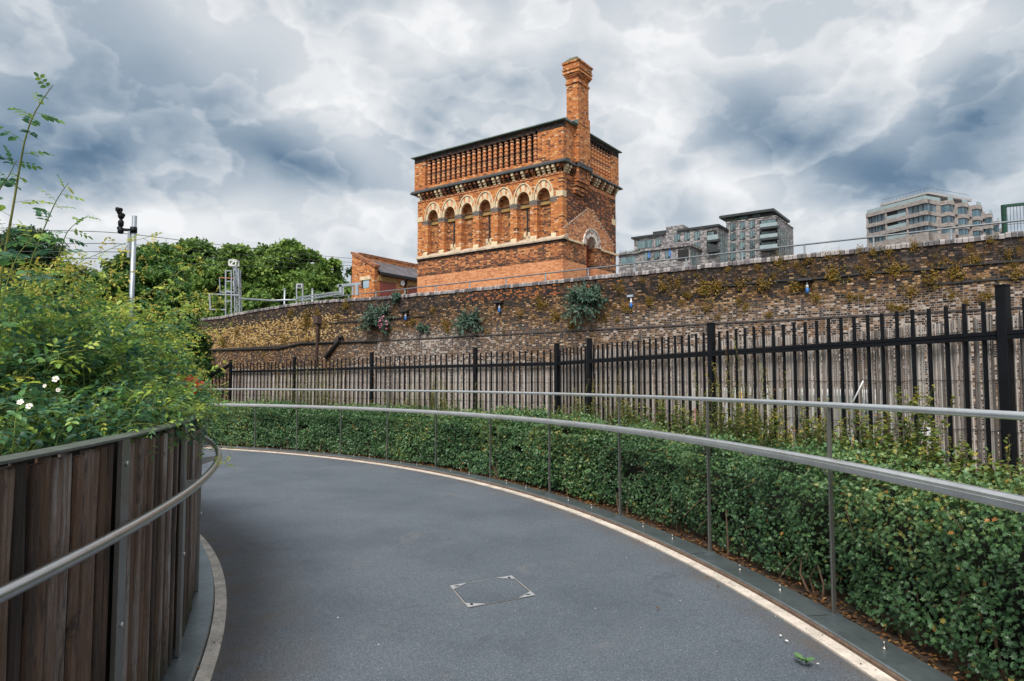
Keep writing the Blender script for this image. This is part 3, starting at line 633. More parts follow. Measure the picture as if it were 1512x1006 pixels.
# ------------------------------------------------------------------ brick retaining wall
WF = Frame((9.75, 13.0), ANG)
def wall_mat():
    t = NT('sooty_old_brick'); uv, sx = brick_uv(t); dn = t.n('TexNoise'); dn.inputs['Scale'].default_value = 1.3; dn.inputs['Detail'].default_value = 2; t.l(t.coord(), dn.inputs['Vector'])
    ad = t.n('VectorMath', operation='MULTIPLY_ADD'); t.l(dn.outputs['Color'], ad.inputs[0]); ad.inputs[1].default_value = (.05,.05,0); t.l(uv, ad.inputs[2]); uvw = ad.outputs[0]
    r, f = brick_rand(t, uvw, .118, .047, .0070, .25, .62)
    at_ = t.n('Attribute', attribute_name='zones'); zs = t.n('SeparateColor'); t.l(at_.outputs['Color'], zs.inputs[0])
    soot, yel, pale = zs.outputs[0], zs.outputs[1], zs.outputs[2]; red = at_.outputs['Alpha']
    c = t.coord(); big = t.noise(c, .9, 6, .7); mid = t.noise(c, 4.5, 6, .7); fine = t.noise(c, 26, 4, .7); patch = t.noise(c, 2.0, 7, .72)
    rr = t.math('ADD', r, t.math('MULTIPLY', t.math('SUBTRACT', mid, .5), .75)); rb = t.math('SUBTRACT', r, .5)
    brown = t.ramp(rr, [(.05, (.018,.013,.012)), (.32, (.050,.027,.017)), (.55, (.120,.056,.024)), (.77, (.25,.122,.044)), (.94, (.42,.25,.11)), (1, (.56,.42,.29))])
    yell = t.ramp(rr, [(.05, (.026,.018,.012)), (.28, (.12,.066,.022)), (.50, (.38,.215,.050)), (.76, (.60,.37,.10)), (.97, (.72,.54,.28))])
    redd = t.ramp(rr, [(.1, (.020,.014,.014)), (.35, (.10,.034,.022)), (.6, (.30,.085,.030)), (.85, (.50,.17,.05))])
    mort = t.mix(pale, (.075,.060,.052), (.58,.54,.52)); mort = t.mix(t.math('MULTIPLY', yel, .7), mort, (.07,.046,.028))
    J = lambda m, k, lo, hi: t.step(t.math('ADD', m, t.math('ADD', t.math('MULTIPLY', t.math('SUBTRACT', patch, .5), .9), t.math('MULTIPLY', rb, k))), lo, hi)
    col = t.mix(J(yel, .35, .34, .56), brown, yell)
    col = t.mix(J(red, .35, .36, .62), col, redd)
    col = t.mix(f, col, mort)
    # salts: whole bricks bleached, others left dark
    pz = t.step(t.math('ADD', t.math('MULTIPLY', pale, .38), t.math('ADD', t.math('SUBTRACT', patch, .5), t.math('ADD', t.math('MULTIPLY', rb, .75), t.math('MULTIPLY', t.math('SUBTRACT', fine, .5), .6)))), .34, .52)
    col = t.mix(t.math('MULTIPLY', pz, t.step(pale, .1, .5)), col, t.mix(fine, (.26,.20,.16), (.66,.59,.53)))
    # soot, brick by brick at its edges, black joints
    sz = t.step(t.math('ADD', soot, t.math('ADD', t.math('MULTIPLY', t.math('SUBTRACT', mid, .5), 1.1), t.math('MULTIPLY', rb, -.75))), .36, .74)
    sootc = t.ramp(t.math('ADD', rr, t.math('MULTIPLY', t.math('SUBTRACT', fine, .5), .7)), [(.1, (.007,.006,.007)), (.5, (.020,.017,.018)), (.75, (.055,.045,.045)), (.95, (.16,.10,.07)), (1, (.26,.17,.12))])
    sootc = t.mix(f, sootc, t.mix(t.step(patch, .5, .7), (.010,.009,.009), (.11,.10,.10)))
    col = t.mix(t.math('MULTIPLY', sz, .95), col, sootc)
    # lichen and moss stains
    mo = t.math('MULTIPLY', t.step(t.noise(c, 3.6, 10, .80, .5), .48, .62), t.math('SUBTRACT', .66, t.math('MULTIPLY', yel, .45))); col = t.mix(mo, col, t.mix(fine, (.05,.028,.010), (.26,.125,.025)))
    h = t.math('ADD', t.math('MULTIPLY', mid, .5), t.math('ADD', t.math('MULTIPLY', fine, .4), t.math('MULTIPLY', r, .35))); h = t.math('SUBTRACT', h, t.math('MULTIPLY', f, .8))
    t.bump(h, .9, .045)
    return t.fin(col, .95)
M['oldbrick'] = wall_mat()
TOPS = [(-14, 4.52), (9.8, 4.52), (13.4, 4.53), (17.6, 4.57), (20.0, 4.65), (21.2, 4.67), (22.3, 4.66), (24.7, 4.60), (26.0, 4.53), (27.2, 4.46), (29.4, 4.43), (33, 4.55), (36, 4.75), (50, 4.85)]
def wtop(s): return float(np.interp(s, [p[0] for p in TOPS], [p[1] for p in TOPS]))
rw = thing('retaining_wall', 'long sooty brick retaining wall topped with grey coping behind the fence', 'wall', WF.world(0, 0, 0), ANG)
def wall_part(name, x, zlo, zhi):
    ss = np.arange(-14, 50.01, .2); V = []; Z = []
    nz = max(2, int((4.6-0)/.2)) if zhi is None else max(2, int((zhi-zlo)/.2))
    for s in ss:
        zt = wtop(s)-.11 if zhi is None else zhi
        for j in range(nz+1):
            z = zlo+(zt-zlo)*j/nz; V.append((x, s, z))
    V = np.array(V); T = np.array([(i*(nz+1)+j, i*(nz+1)+j+1, (i+1)*(nz+1)+j+1, (i+1)*(nz+1)+j) for i in range(len(ss)-1) for j in range(nz)])
    s, z = V[:,1], V[:,2]; G = lambda c, w: np.exp(-((s-c)/w)**2); zz = z-(np.interp(s, [p[0] for p in TOPS], [p[1] for p in TOPS])-4.52)
    H = lambda c, w: np.exp(-((zz-c)/w)**2)
    soot = .33+.66*np.clip((zz-3.72)/.35, 0, 1)*(1-.55*G(12.2, 3.5)) - .35*G(23.5, 4.5)*np.clip((4.15-zz)/.3, 0, 1)+.25*G(16.5, 2.2)*H(4.0,.5)+.22*G(6.0,3.5)*H(3.75,.35)
    soot = soot+.35*np.clip((3.05-zz)/.4,0,1)*G(24,6)
    yel = .10+.9*G(24.5, 4.3)*np.clip((zz-2.95)/.15, 0, 1)*np.clip((4.4-zz)/.3, 0, 1)+.12*G(2.0, 4.0)*np.clip((4.1-zz)/.4,0,1)
    pale = .06+.75*G(15.2, 3.6)*np.clip((3.45-zz)/.35, 0, 1)+.62*G(1.2, 4.2)*np.clip((3.75-zz)/.5, 0, 1)+.35*G(7.5, 3.0)*np.clip((3.6-zz)/.3,0,1)
    red = 1.0*G(11.8, 2.4)*np.clip((zz-3.95)/.25, 0, 1)+.25*G(8.5, 1.6)*np.clip((zz-3.9)/.3,0,1)
    o = npmesh(name, V, T, M['oldbrick'], rw); a = o.data.attributes.new('zones', 'FLOAT_COLOR', 'POINT')
    a.data.foreach_set('color', np.clip(np.stack([soot, yel, pale, red], 1), 0, 1).astype(np.float32).ravel()); return o
wall_part('brickwork', 0.0, 3.06, None)
wall_part('lower_brickwork', -.075, -.05, 3.02)
mb = MB(); ss = list(np.arange(-14, 50.1, 1.0))
mb.sweep([(Vector((0, s, 3.04)), Vector((1,0,0)), Vector((0,0,1))) for s in ss], [(-.095,-.022),(.02,-.022),(.02,.024),(-.07,.020)], smooth=False); mb.build('ledge', simple('sooty_ledge', (.035,.03,.03), .95, 0, .4, 9, .5), rw)
mb = MB()
for z, s0, s1 in ((3.95, -2, 6.5), (3.62, -4, 1.6), (3.78, 15.5, 20.5)):
    mb.sweep([(Vector((0, s, z+.01*math.sin(s*3))), Vector((1,0,0)), Vector((0,0,1))) for s in np.arange(s0, s1, .25)], [(-.03,-.022),(.02,-.022),(.02,.022),(-.022,.018)], smooth=False)
mb.build('proud_course', M['dark'], rw)
# coping: bricks on edge, each a little out of line
CT = NT('grey_coping'); uvc, sxc = brick_uv(CT); rc, fc = brick_rand(CT, uvc, .5, .6, .001); nz_ = CT.noise(CT.coord(), 14, 5, .7)
cc = CT.ramp(CT.math('ADD', rc, CT.math('MULTIPLY', CT.math('SUBTRACT', nz_, .5), .9)), [(.1, (.10,.095,.10)), (.5, (.22,.205,.21)), (.9, (.38,.35,.35))]); CT.bump(nz_, .5, .02)
M['coping'] = CT.fin(cc, .9)
mb = MB(); s = -14.0
while s < 50:
    dz = random.uniform(-.012, .008); z = wtop(s+.04); ov = random.uniform(-.012,.012)
    mb.prism([(-.035+ov, z-.105+dz), (.36, z-.105+dz), (.36, z-.012), (.30, z+dz), (.0+ov, z+dz), (-.035+ov, z-.03+dz)], 'y', s, s+.086, int(random.random()*3)); s += .098
mb.build('coping', [M['coping'], simple('pale_coping_brick', (.34,.31,.31), .9, 0, .3, 9, .4), simple('dark_coping_brick', (.13,.12,.125), .9, 0, .35, 9, .4)], rw)
mb = MB(); mb.sweep([(Vector((.2, s, 0)), Vector((1,0,0)), Vector((0,0,1))) for s in ss], [(-.15,0),(.15,0),(.15,4.3),(-.15,4.3)], smooth=False); mb.build('wall_core', M['dark'], rw)
# terrace behind the wall
V = []
for s in (-60, 0, 9, 60, 140):
    for x, z in ((.3, 4.2), (6, 4.3), (12, 5.7), (18, 5.95), (60, 6), (300, 6)): p = WF.world(x, s, z); V.append(tuple(p))
T = np.array([(i*6+j, i*6+j+1, (i+1)*6+j+1, (i+1)*6+j) for i in range(4) for j in range(5)])
npmesh('railway_terrace_ground', np.array(V), T, M['ground'])['kind'] = 'structure'
# tubular guard rail along the terrace
M['rail_grey'] = simple('dull_grey_tube', (.20,.225,.25), .5, .4, .18, 5)
gr = thing('guard_rail', 'thin galvanised tube guard rail running along the top of the brick wall', 'railing', WF.world(2.4, 0, 4.2), ANG)
GZ = lambda s: float(np.interp(s, [-14, 30], [.98, 1.0]))
mb = MB(); pts = [(0, s, GZ(s)) for s in np.arange(-14, 23.6, 1.0)]; mb.tube(pts, .022, 8); mb.build('rail', M['rail_grey'], gr)
for s in np.arange(-13.2, 23.5, 1.6):
    mb = MB(); mb.tube([(0, s, 0), (0, s, GZ(s)-.02)], .024, 8); mb.build('post', M['rail_grey'], gr)
# ------------------------------------------------------------------ fittings on the wall
def wallpt(px, py, x=0.0):
    s, z = WF.front(px, py, x); return s, z
def wall_thing(name, label, cat, s, z, group=None): return thing(name, label, cat, WF.world(0, s, z), ANG, group)
for px, py, lab in ((600,460,'dark wall box with a blue tag right of the flowering buddleia'), (738,447,'dark wall box with a blue and white tag above the small buddleia'),
                    (932,438,'small pale fitting with a blue tag right of the roundest buddleia'), (1191,414,'dark flat wall box with a blue bottle-shaped tag high on the right of the wall')):
    s, z = wallpt(px, py); w = wall_thing('wall_box', lab, 'wall fitting', s, z, 'boxes fixed to the brick wall')
    k = .55 if px == 932 else 1
    mb = MB(); mb.prism([(-.16*k,-.02),(0,-.04),(0,.05),(-.13*k,.035)], 'y', -.15*k, .15*k); mb.build('hood', M['dark'] if k == 1 else M['galv'], w)
    mb = MB(); mb.lathe((-.05, -.02, -.30), [(.02,0),(.04,.015),(.04,.10),(.03,.12)], 8); mb.build('tag', M['blue'], w)
    mb = MB(); mb.lathe((-.05, -.02, -.18), [(.034,0),(.034,.05),(.015,.08),(.015,.13)], 8); mb.build('tag_neck', M['white_metal'], w)
s, z = wallpt(472, 478); dp = wall_thing('drain_pipe', 'rusty thin drain pipe running down the yellow part of the wall', 'pipe', s, z)
mb = MB(); mb.tube([(-.10,0,-3.2),(-.10,0,-.25),(-.08,0,0)], .055, 8); mb.build('pipe', simple('rusty_pipe', (.06,.035,.028), .9, 0, .3, 8), dp)
mb = MB(); mb.prism([(-.2,-.0),(0,-.05),(0,.28),(-.22,.28)], 'y', -.13, .13); mb.build('hopper', simple('rusty_hopper', (.09,.06,.05), .9, 0, .3, 8), dp)
s, z = wallpt(497, 508); sp_ = wall_thing('slanted_pipe', 'slanting black pipe against the lower wall left of centre', 'pipe', s, z)
mb = MB(); mb.tube([(-.14,.42,-.50),(-.14,-.38,.22)], .07, 8); mb.build('pipe', M['dark'], sp_); mb = MB(); mb.lathe((-.14,-.38,.16), [(.095,0),(.095,.12)], 10); mb.build('collar', M['dark'], sp_)
mb = MB(); pts = []
for px, py in ((250,519),(330,517),(415,515),(432,511),(450,507.5),(500,506),(560,504.5)):
    s, z = wallpt(px, py); p = WF.world(-.11, s, z); pts.append(p)
mb.tube(pts, .035, 6); tag(mb.build('wall_cable', M['dark']), 'thick black cable stepping up along the yellow left part of the wall', 'cable')
# ------------------------------------------------------------------ plants on the wall
def buddleia(name, label, px, py, rad, n, flowers=False, group='buddleias rooted in the brick wall'):
    s, z = wallpt(px, py); root = wall_thing(name, label, 'plant', s, z-rad*.5, group); rg = np.random.default_rng(int(px))
    mb = MB(); PP = []; DD = []; SS = []; TT = []
    for i in range(n):
        th = rg.uniform(0, 2*math.pi); up = rg.uniform(-.55, 1.0); L = rad*rg.uniform(.75, 1.25)
        d = np.array([-abs(rg.normal(.45,.35)), math.cos(th)*.8, up]); d /= np.linalg.norm(d)
        pts = [np.zeros(3)+rg.normal(0,.05,3)*rad]
        for k in range(1, 6): pts.append(pts[-1]+d*L/5+np.array([0,0,-.012*k*rad])); 
        mb.tube([Vector(p)+Vector((-.02,0,rad*.35)) for p in pts], [.008,.007,.006,.005,.004,.003], 4, caps=False)
        for k in range(26):
            f = rg.uniform(.12, 1); q = pts[0]+(pts[-1]-pts[0])*f+np.array([-.02,0,rad*.35-.06*rad*f*f*2])
            PP.append(q+rg.normal(0,.02,3)); v = rg.normal(0,.8,3)+d*.8; v[2] -= .15; DD.append(v); SS.append(rg.uniform(.09,.16)*(.7+.4*rad)); TT.append(np.clip(.25+.45*rg.random()+.25*up*.5+.15*(rg.random()-.5), 0, 1))
    mb.build('stems', M['twig'], root, fix=False); N = len(PP)
    leaves('foliage', np.array(PP), np.array(DD), np.tile((-.5,0,.8), (N,1))+rg.normal(0,.5,(N,3)), np.array(SS), LEAF_LONG, M['budleaf'], np.array(TT), root)
    if flowers:
        fb = MB()
        for i in range(26):
            c = Vector((-rg.uniform(.15,.5)*rad-.1, rg.uniform(-.95,-.15)*rad, rg.uniform(-.35,.45)*rad)); fb.lathe(c, [(.012,-.03),(.035,-.01),(.035,.02),(.012,.04)], 6)
        fb.build('flowers', simple('pink_petal', (.62,.20,.32), .6, 0, .2, 9), root)
buddleia('buddleia', 'grey-green buddleia with pink flowers on the left half of the wall', 562, 466, .62, 60, True)
buddleia('buddleia', 'low spreading buddleia on the pale bricks below a dark wall box', 697, 470, .50, 34)
buddleia('buddleia', 'roundest and largest buddleia, high on the wall below the water tower corner', 868, 440, .62, 70)
buddleia('buddleia', 'tiny buddleia seedling just under the coping left of the water tower', 588, 438, .22, 10)
buddleia('buddleia', 'small buddleia seedling right of the pink-flowered buddleia', 628, 482, .22, 10)
TUFT = {}
def tuft_mesh(k):
    rg = np.random.default_rng(100+k); n = 260; th = rg.uniform(0, 2*math.pi, n); r = np.abs(rg.normal(0, .5, n)); 
    P = np.stack([-.02-np.abs(rg.normal(0, .18, n))*(1.2-np.minimum(r, 1)), r*np.cos(th), r*np.sin(th)*1.05+.1*rg.normal(0,1,n)], 1)
    hang = vnoise(P*3, k) > .38; P = P[hang]; n = len(P); D = np.stack([-.5+rg.normal(0,.4,n), rg.normal(0,.7,n), .35+rg.normal(0,.7,n)], 1)
    V, T, kk = leaf_arrays(P, D, np.tile((-.6,0,.6), (n,1))+rg.normal(0,.5,(n,3)), rg.uniform(.13,.28,n), LEAF_LONG)
    o = npmesh('weed_tuft_%d' % k, V, T, M['mossleaf'], None, np.repeat(np.clip(rg.normal(.45,.22,n)+.12*k/3, 0, 1), kk)); me = o.data; bpy.data.objects.remove(o); me.name = 'weed_tuft'; return me
TM = [tuft_mesh(k) for k in range(5)]
tufts = [(1378,412,30),(1345,432,18),(1312,371,14),(1350,364,14),(1230,405,22),(1130,420,20),(1282,403,18),(1322,398,20),(1180,425,18),(1150,386,12),(1195,384,12),(1222,378,10),(1410,402,20),(1440,385,14),(1462,354,12),
         (1455,440,16),(1405,437,14),(1330,455,14),(1060,425,20),(1040,428,18),(1095,420,14),(1000,418,14),(1015,435,12),(980,425,14),(960,446,14),(1045,455,12),(1100,455,12),(1255,438,14),(1205,440,12),(1290,372,12),(1490,375,14),(1500,405,18),
         (800,450,14),(822,468,14),(845,478,12),(770,465,10),(893,470,12),(925,455,12),(660,480,12),(662,488,10),(720,492,10),(690,505,8),(610,475,10),(572,490,8),(640,458,8),
         (455,468,16),(453,480,14),(470,462,12),(512,452,14),(430,462,10),(500,468,8),(480,480,10),(330,505,14),(392,522,12),(540,482,8),(455,503,8),(420,500,9),(350,490,9),(1120,395,9),(1075,398,9),(915,428,10),(950,415,9),(1240,374,9),(1270,370,10)]
_r = random.Random(4)
for _ in range(52):
    px = _r.uniform(880, 1505); f_ = _r.random(); top_ = 372+(1200-px)*.112; tufts.append((px, top_+8+f_*(62+(px-880)*.075), _r.uniform(4, 9)))
for _ in range(22):
    px = _r.uniform(330, 860); top_ = 408+(850-px)*.105; tufts.append((px, top_+18+_r.random()*60, _r.uniform(3.5, 7)))
for i, (px, py, r) in enumerate(tufts):
    s, z = wallpt(px, py); D_ = WF.world(0, s, z).y; o = link('weed_tuft', TM[i % 5]); o.location = WF.world(-.01, s, z); o.rotation_euler = (random.uniform(-.5,.5), 0, ANG)
    q = r/F*D_*.92; o.scale = (q*.8, q*random.uniform(.8,1.5), q*random.uniform(.75,1.1))
    tag(o, 'ochre and olive weed tuft growing out of the brick retaining wall', 'weed', 'weed tufts on the retaining wall')
# ------------------------------------------------------------------ brick water tower
TF = Frame((2.2576, 30.0), ANG); TL, TWD = 8.85, 5.12
ORANGE = [(.02, (.035,.020,.016)), (.08, (.14,.050,.026)), (.15, (.42,.125,.034)), (.50, (.60,.195,.045)), (.80, (.70,.265,.07)), (.94, (.78,.42,.18)), (1.0, (.74,.55,.40))]
DARKOR = [(.04, (.024,.017,.016)), (.20, (.10,.040,.026)), (.36, (.32,.095,.030)), (.66, (.52,.160,.040)), (.90, (.66,.25,.065)), (1.0, (.74,.46,.26))]
CLEAN = [(.02, (.40,.125,.042)), (.3, (.56,.20,.075)), (.6, (.66,.265,.11)), (1.0, (.74,.36,.18))]
M['tbrick'] = brick('orange_stock_brick', ORANGE, (.24,.15,.10), ms=.007)
def lower_mix(t, c, sx, big):
    # a rough darker course where old brickwork meets the rebuilt base
    n = t.noise(t.coord((1,1,5)), 2.4, 6, .75); d = t.math('ABSOLUTE', t.math('SUBTRACT', sx.outputs[2], t.math('ADD', 7.12, t.math('MULTIPLY', n, .10))))
    return t.mix(t.math('MULTIPLY', t.step(t.math('SUBTRACT', .085, d), -.03, .05), t.step(n, .42, .56)), c, (.045,.028,.022))
M['tdark'] = brick('sooty_orange_brick', DARKOR, (.16,.10,.075), ms=.007)
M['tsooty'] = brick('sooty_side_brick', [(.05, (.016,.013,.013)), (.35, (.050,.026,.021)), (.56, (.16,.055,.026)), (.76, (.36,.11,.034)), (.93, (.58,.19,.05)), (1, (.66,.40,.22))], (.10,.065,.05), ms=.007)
M['trecess'] = brick('shaded_recess_brick', [(.04, (.030,.020,.018)), (.22, (.14,.055,.030)), (.45, (.34,.125,.045)), (.75, (.48,.185,.055)), (.95, (.64,.29,.09)), (1, (.66,.42,.25))], (.15,.095,.07), ms=.007)  # brown back brick, darkened further so the recess shade is in its colour
M['tlow'] = brick('lower_brick', DARKOR[:2]+[(.42, (.30,.095,.035)), (.7, (.50,.165,.05)), (1, (.70,.34,.14))], (.25,.15,.09), ms=.007, mix=lower_mix)
M['tclean'] = brick('rebuilt_brick', CLEAN, (.56,.30,.17), ms=.008, bump=.25)
M['stone'] = simple('cream_stone', (.66,.54,.36), .85, 0, .22, 3.5, .2)
M['sillstone'] = simple('weathered_sill_stone', (.46,.37,.28), .9, 0, .35, 4.5, .35)
M['bracketbrick'] = brick('sooty_bracket_brick', [(.1, (.02,.015,.014)), (.38, (.10,.045,.028)), (.65, (.34,.115,.035)), (1, (.58,.23,.07))], (.05,.035,.03), ms=.007)
M['sootshade'] = brick('soot_and_shade_brick', [(.1, (.012,.011,.012)), (.6, (.030,.026,.028)), (.9, (.08,.045,.03)), (1, (.22,.09,.04))], (.02,.018,.018))
M['slatecap'] = simple('dark_coping_stone', (.055,.062,.068), .7, 0, .35, 5, .25)
M['copper'] = simple('greening_lead_coping', (.15,.22,.21), .6, .1, .3, 4, .1)
M['capstone'] = simple('grey_capital_stone', (.21,.185,.165), .85, 0, .3, 6, .2)
M['render_tan'] = simple('tan_tympanum', (.42,.19,.075), .9, 0, .2, 6)
M['ochre'] = simple('ochre_lintel', (.36,.23,.085), .9, 0, .25, 6)
M['reddoor'] = simple('dark_red_door', (.24,.050,.032), .5, 0, .15, 3)
M['tgable'] = brick('gable_brick', [(.06, (.10,.045,.03)), (.2, (.42,.125,.036)), (.55, (.62,.21,.06)), (.85, (.72,.31,.11)), (1, (.76,.52,.36))], (.36,.25,.18), ms=.008)
tower = thing('water_tower', 'ornate orange brick water tower with arcaded side and tall corner chimney', 'tower', TF.world(0, 0, 0), ANG)
z0, zs, zsp, zar, zc, zt = 5.6, 8.0, 9.98, 11.02, 11.57, 13.40
mb = MB(); mb.box((.0, .0, z0), (TWD, TL, 7.10)); 
# doorway in the right-hand wall: cut by building that wall from pieces
DX, DR = 2.58, .47
base = MB()
def side_wall(m, x0, x1, zlo, zhi, y=0.0, th=.5, door=True, mi=0):
    """wall in plane y..y+th with the round-headed doorway through it (springing at 8.05)"""
    sp = 8.08
    def put(a, b, c, d):
        if b-a > 1e-4 and d-c > 1e-4: m.box((a, y, c), (b, y+th, d), mi)
    put(x0, DX-DR, zlo, zhi); put(DX+DR, x1, zlo, zhi)
    if zhi > sp:
        lo = max(zlo, sp); n = 16; pts = [(DX+DR*math.cos(math.pi*k/n), sp+DR*math.sin(math.pi*k/n)) for k in range(n+1)][::-1]
        poly = pts+[(DX+DR, zhi), (DX-DR, zhi)]
        if zlo <= sp+1e-3:
            for k in range(n):
                a, b = pts[k], pts[k+1]; vs = [(a[0],y,a[1]),(b[0],y,b[1]),(b[0],y,zhi),(a[0],y,zhi),(a[0],y+th,a[1]),(b[0],y+th,b[1])]
                m.add(vs, [(0,1,2,3),(0,4,5,1)], mi)
low = MB(); low.box((0, 0.5, z0), (.5, TL, 7.1)); side_wall(low, 0, TWD, z0, 7.1); low.box((.5, 8.35, z0), (TWD, TL, 7.1)); low.box((TWD-.3, .5, z0), (TWD, 8.35, 7.1)); low.build('rebuilt_base', M['tclean'], tower, fix=True)
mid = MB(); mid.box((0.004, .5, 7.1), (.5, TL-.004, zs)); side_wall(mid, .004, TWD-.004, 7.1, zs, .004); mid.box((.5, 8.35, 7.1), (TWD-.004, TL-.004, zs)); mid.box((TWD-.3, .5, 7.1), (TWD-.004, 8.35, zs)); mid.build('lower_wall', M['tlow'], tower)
# main stage: recessed back wall, right wall with door head, far walls
PITCHB = 1.127; BC = [1.0+PITCHB*k for k in range(7)]; OW = .375; DEP = .34; IH, OR, OH = .50, .535, .88
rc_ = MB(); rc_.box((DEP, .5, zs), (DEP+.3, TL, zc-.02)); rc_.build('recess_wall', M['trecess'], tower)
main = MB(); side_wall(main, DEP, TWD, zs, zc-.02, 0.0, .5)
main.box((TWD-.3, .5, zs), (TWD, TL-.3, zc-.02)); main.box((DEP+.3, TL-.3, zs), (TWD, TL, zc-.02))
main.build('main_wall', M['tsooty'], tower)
pier = MB(); edges = [0.0]
for c in BC: edges += [c-OW, c+OW]
edges.append(TL)
for i in range(0, len(edges), 2): pier.box((0, edges[i], zs), (DEP, edges[i+1], zsp+.0))
N = 18
for c in BC:
    pts = [(c+OW*math.cos(math.pi*k/N), zsp+IH*math.sin(math.pi*k/N)) for k in range(N+1)]
    for k in range(N):
        a, b = pts[k], pts[k+1]
        pier.add([(0,a[0],a[1]),(0,b[0],b[1]),(0,b[0],zar),(0,a[0],zar),(DEP,a[0],a[1]),(DEP,b[0],b[1])], [(0,1,2,3),(0,4,5,1)])
for i in range(0, len(edges), 2): pier.box((0, edges[i], zsp), (DEP, edges[i+1], zar))
pier.build('arcade', M['tbrick'], tower)
fr = MB(); fr.box((-.03, 0.004, zar-.04), (DEP, TL-.004, 11.07)); fr.build('frieze', M['tclean'], tower)
frs = MB(); frs.box((DEP, -.014, 10.86), (TWD-.05, 0, 11.02)); frs.build('frieze', M['tclean'], tower)
# arch rings: cream and red voussoirs with a cream hood mould
for c in BC:
    st = MB(); ws = [1.25 if k % 2 == 0 else .72 for k in range(9)]; cum = [0]
    for w_ in ws: cum.append(cum[-1]+w_)
    E = lambda t, rx, rz: (c+rx*math.cos(t), zsp+rz*math.sin(t))
    for k in range(9):
        a0_, a1_ = math.pi*cum[k]/cum[-1], math.pi*cum[k+1]/cum[-1]; am = (a0_+a1_)/2; rx, rz = OR-.03, OH-.03; ix, iz = OW+.022, IH+.022
        st.prism([E(a0_, ix, iz), E(a0_, rx, rz), E(am, rx, rz), E(a1_, rx, rz), E(a1_, ix, iz), E(am, ix, iz)], 'x', -.03+(.006 if k % 2 else 0), .06, k % 2)
    ring = st.build('arch_ring', [M['stone'], M['tclean']], tower); n = 26
    for nm, rx, rz, pr, mat in (('hood_mould', OR-.005, OH-.005, [(-.055,-.026),(.02,-.026),(.02,.026),(-.055,.026)], M['stone']), ('hood_shadow_line', OR-.036, OH-.036, [(-.026,-.010),(.02,-.010),(.02,.010),(-.026,.010)], M['dark']), ('inner_moulding', OW+.008, IH+.008, [(-.036,-.016),(.05,-.016),(.05,.016),(-.036,.016)], M['stone'])):  # thin dark strip drawn as the shadow line under the hood mould
        hd = MB(); hd.sweep([(Vector((-.01, *E(math.pi*k/n, rx, rz))), Vector((1,0,0)), Vector((0, math.cos(math.pi*k/n), math.sin(math.pi*k/n)))) for k in range(n+1)], pr, smooth=False); hd.build(nm, mat, ring)
    ty = MB(); ty.box((DEP-.012, c-OW, zsp-.02), (DEP, c+OW, zsp+IH)); ty.build('tympanum', M['render_tan'], tower)
    li = MB(); li.box((DEP-.07, c-OW, zsp-.20), (DEP, c+OW, zsp-.03)); li.build('lintel', M['ochre'], tower)
    dl = MB(); dl.box((DEP-.10, c-OW, zsp-.03), (DEP, c+OW, zsp-.0)); dl.build('lintel_drip', M['sootshade'], tower)
for i in range(0, len(edges), 2):
    a, b = edges[i], edges[i+1]
    if i == 0: a = b-.30
    if i == len(edges)-2: b = a+.30
    cp = MB(); cp.box((-.045, a-.03, zsp-.07), (DEP-.02, b+.03, zsp)); cp.box((-.028, a-.015, zsp-.14), (DEP-.02, b+.015, zsp-.085)); cp.box((-.012, a-.008, zsp-.22), (DEP-.02, b+.008, zsp-.16)); cp.build('capital', M['capstone'], tower)
    bb = MB(); bb.prism([(-.05, zs+.10), (DEP, zs+.10), (DEP, zs+.36), (.0, zs+.34), (-.03, zs+.26)], 'y', a+.02, b-.02); bb.build('pier_base', M['stone'], tower)
for a, b in ((-.015, .34), (TL-.36, TL+.004)):
    q = MB(); q.box((-.03, a, zsp-.02), (.3, b, zsp+.24)); q.build('impost_stone', M['stone'], tower)
q = MB(); q.box((TWD-.4, -.02, 9.55), (TWD+.02, .1, 9.85)); q.build('impost_stone', M['stone'], tower)
for k in (1, 3, 5):
    c = BC[k]; q = MB(); q.box((DEP-.008, c-.045, zs+.55), (DEP, c+.045, zsp-.22)); sl_ = q.build('slit_window', M['dark'], tower)
    q = MB(); q.box((DEP-.06, c-.19, zs+.30), (DEP, c-.05, zs+.62)); q.box((DEP-.06, c+.05, zs+.30), (DEP, c+.19, zs+.62)); q.box((DEP-.06, c-.19, zs+.26), (DEP, c+.19, zs+.42)); q.build('slit_sill', M['stone'], sl_)
q = MB(); q.prism([(-.10, zs), (DEP, zs), (DEP, zs+.30), (-.005, zs+.16), (-.10, zs+.07)], 'y', -.10, TL+.02); q.build('sill_course', M['sillstone'], tower)
q = MB(); q.box((-.10, -.10, zs), (DX-.9, .05, zs+.09)); q.box((DX+.9, -.10, zs), (TWD+.06, .05, zs+.09)); q.build('string_course', M['stone'], tower)
q = MB(); q.box((-.03, -.03, zs-.10), (.3, TL, zs)); q.build('soot_course', M['sootshade'], tower)
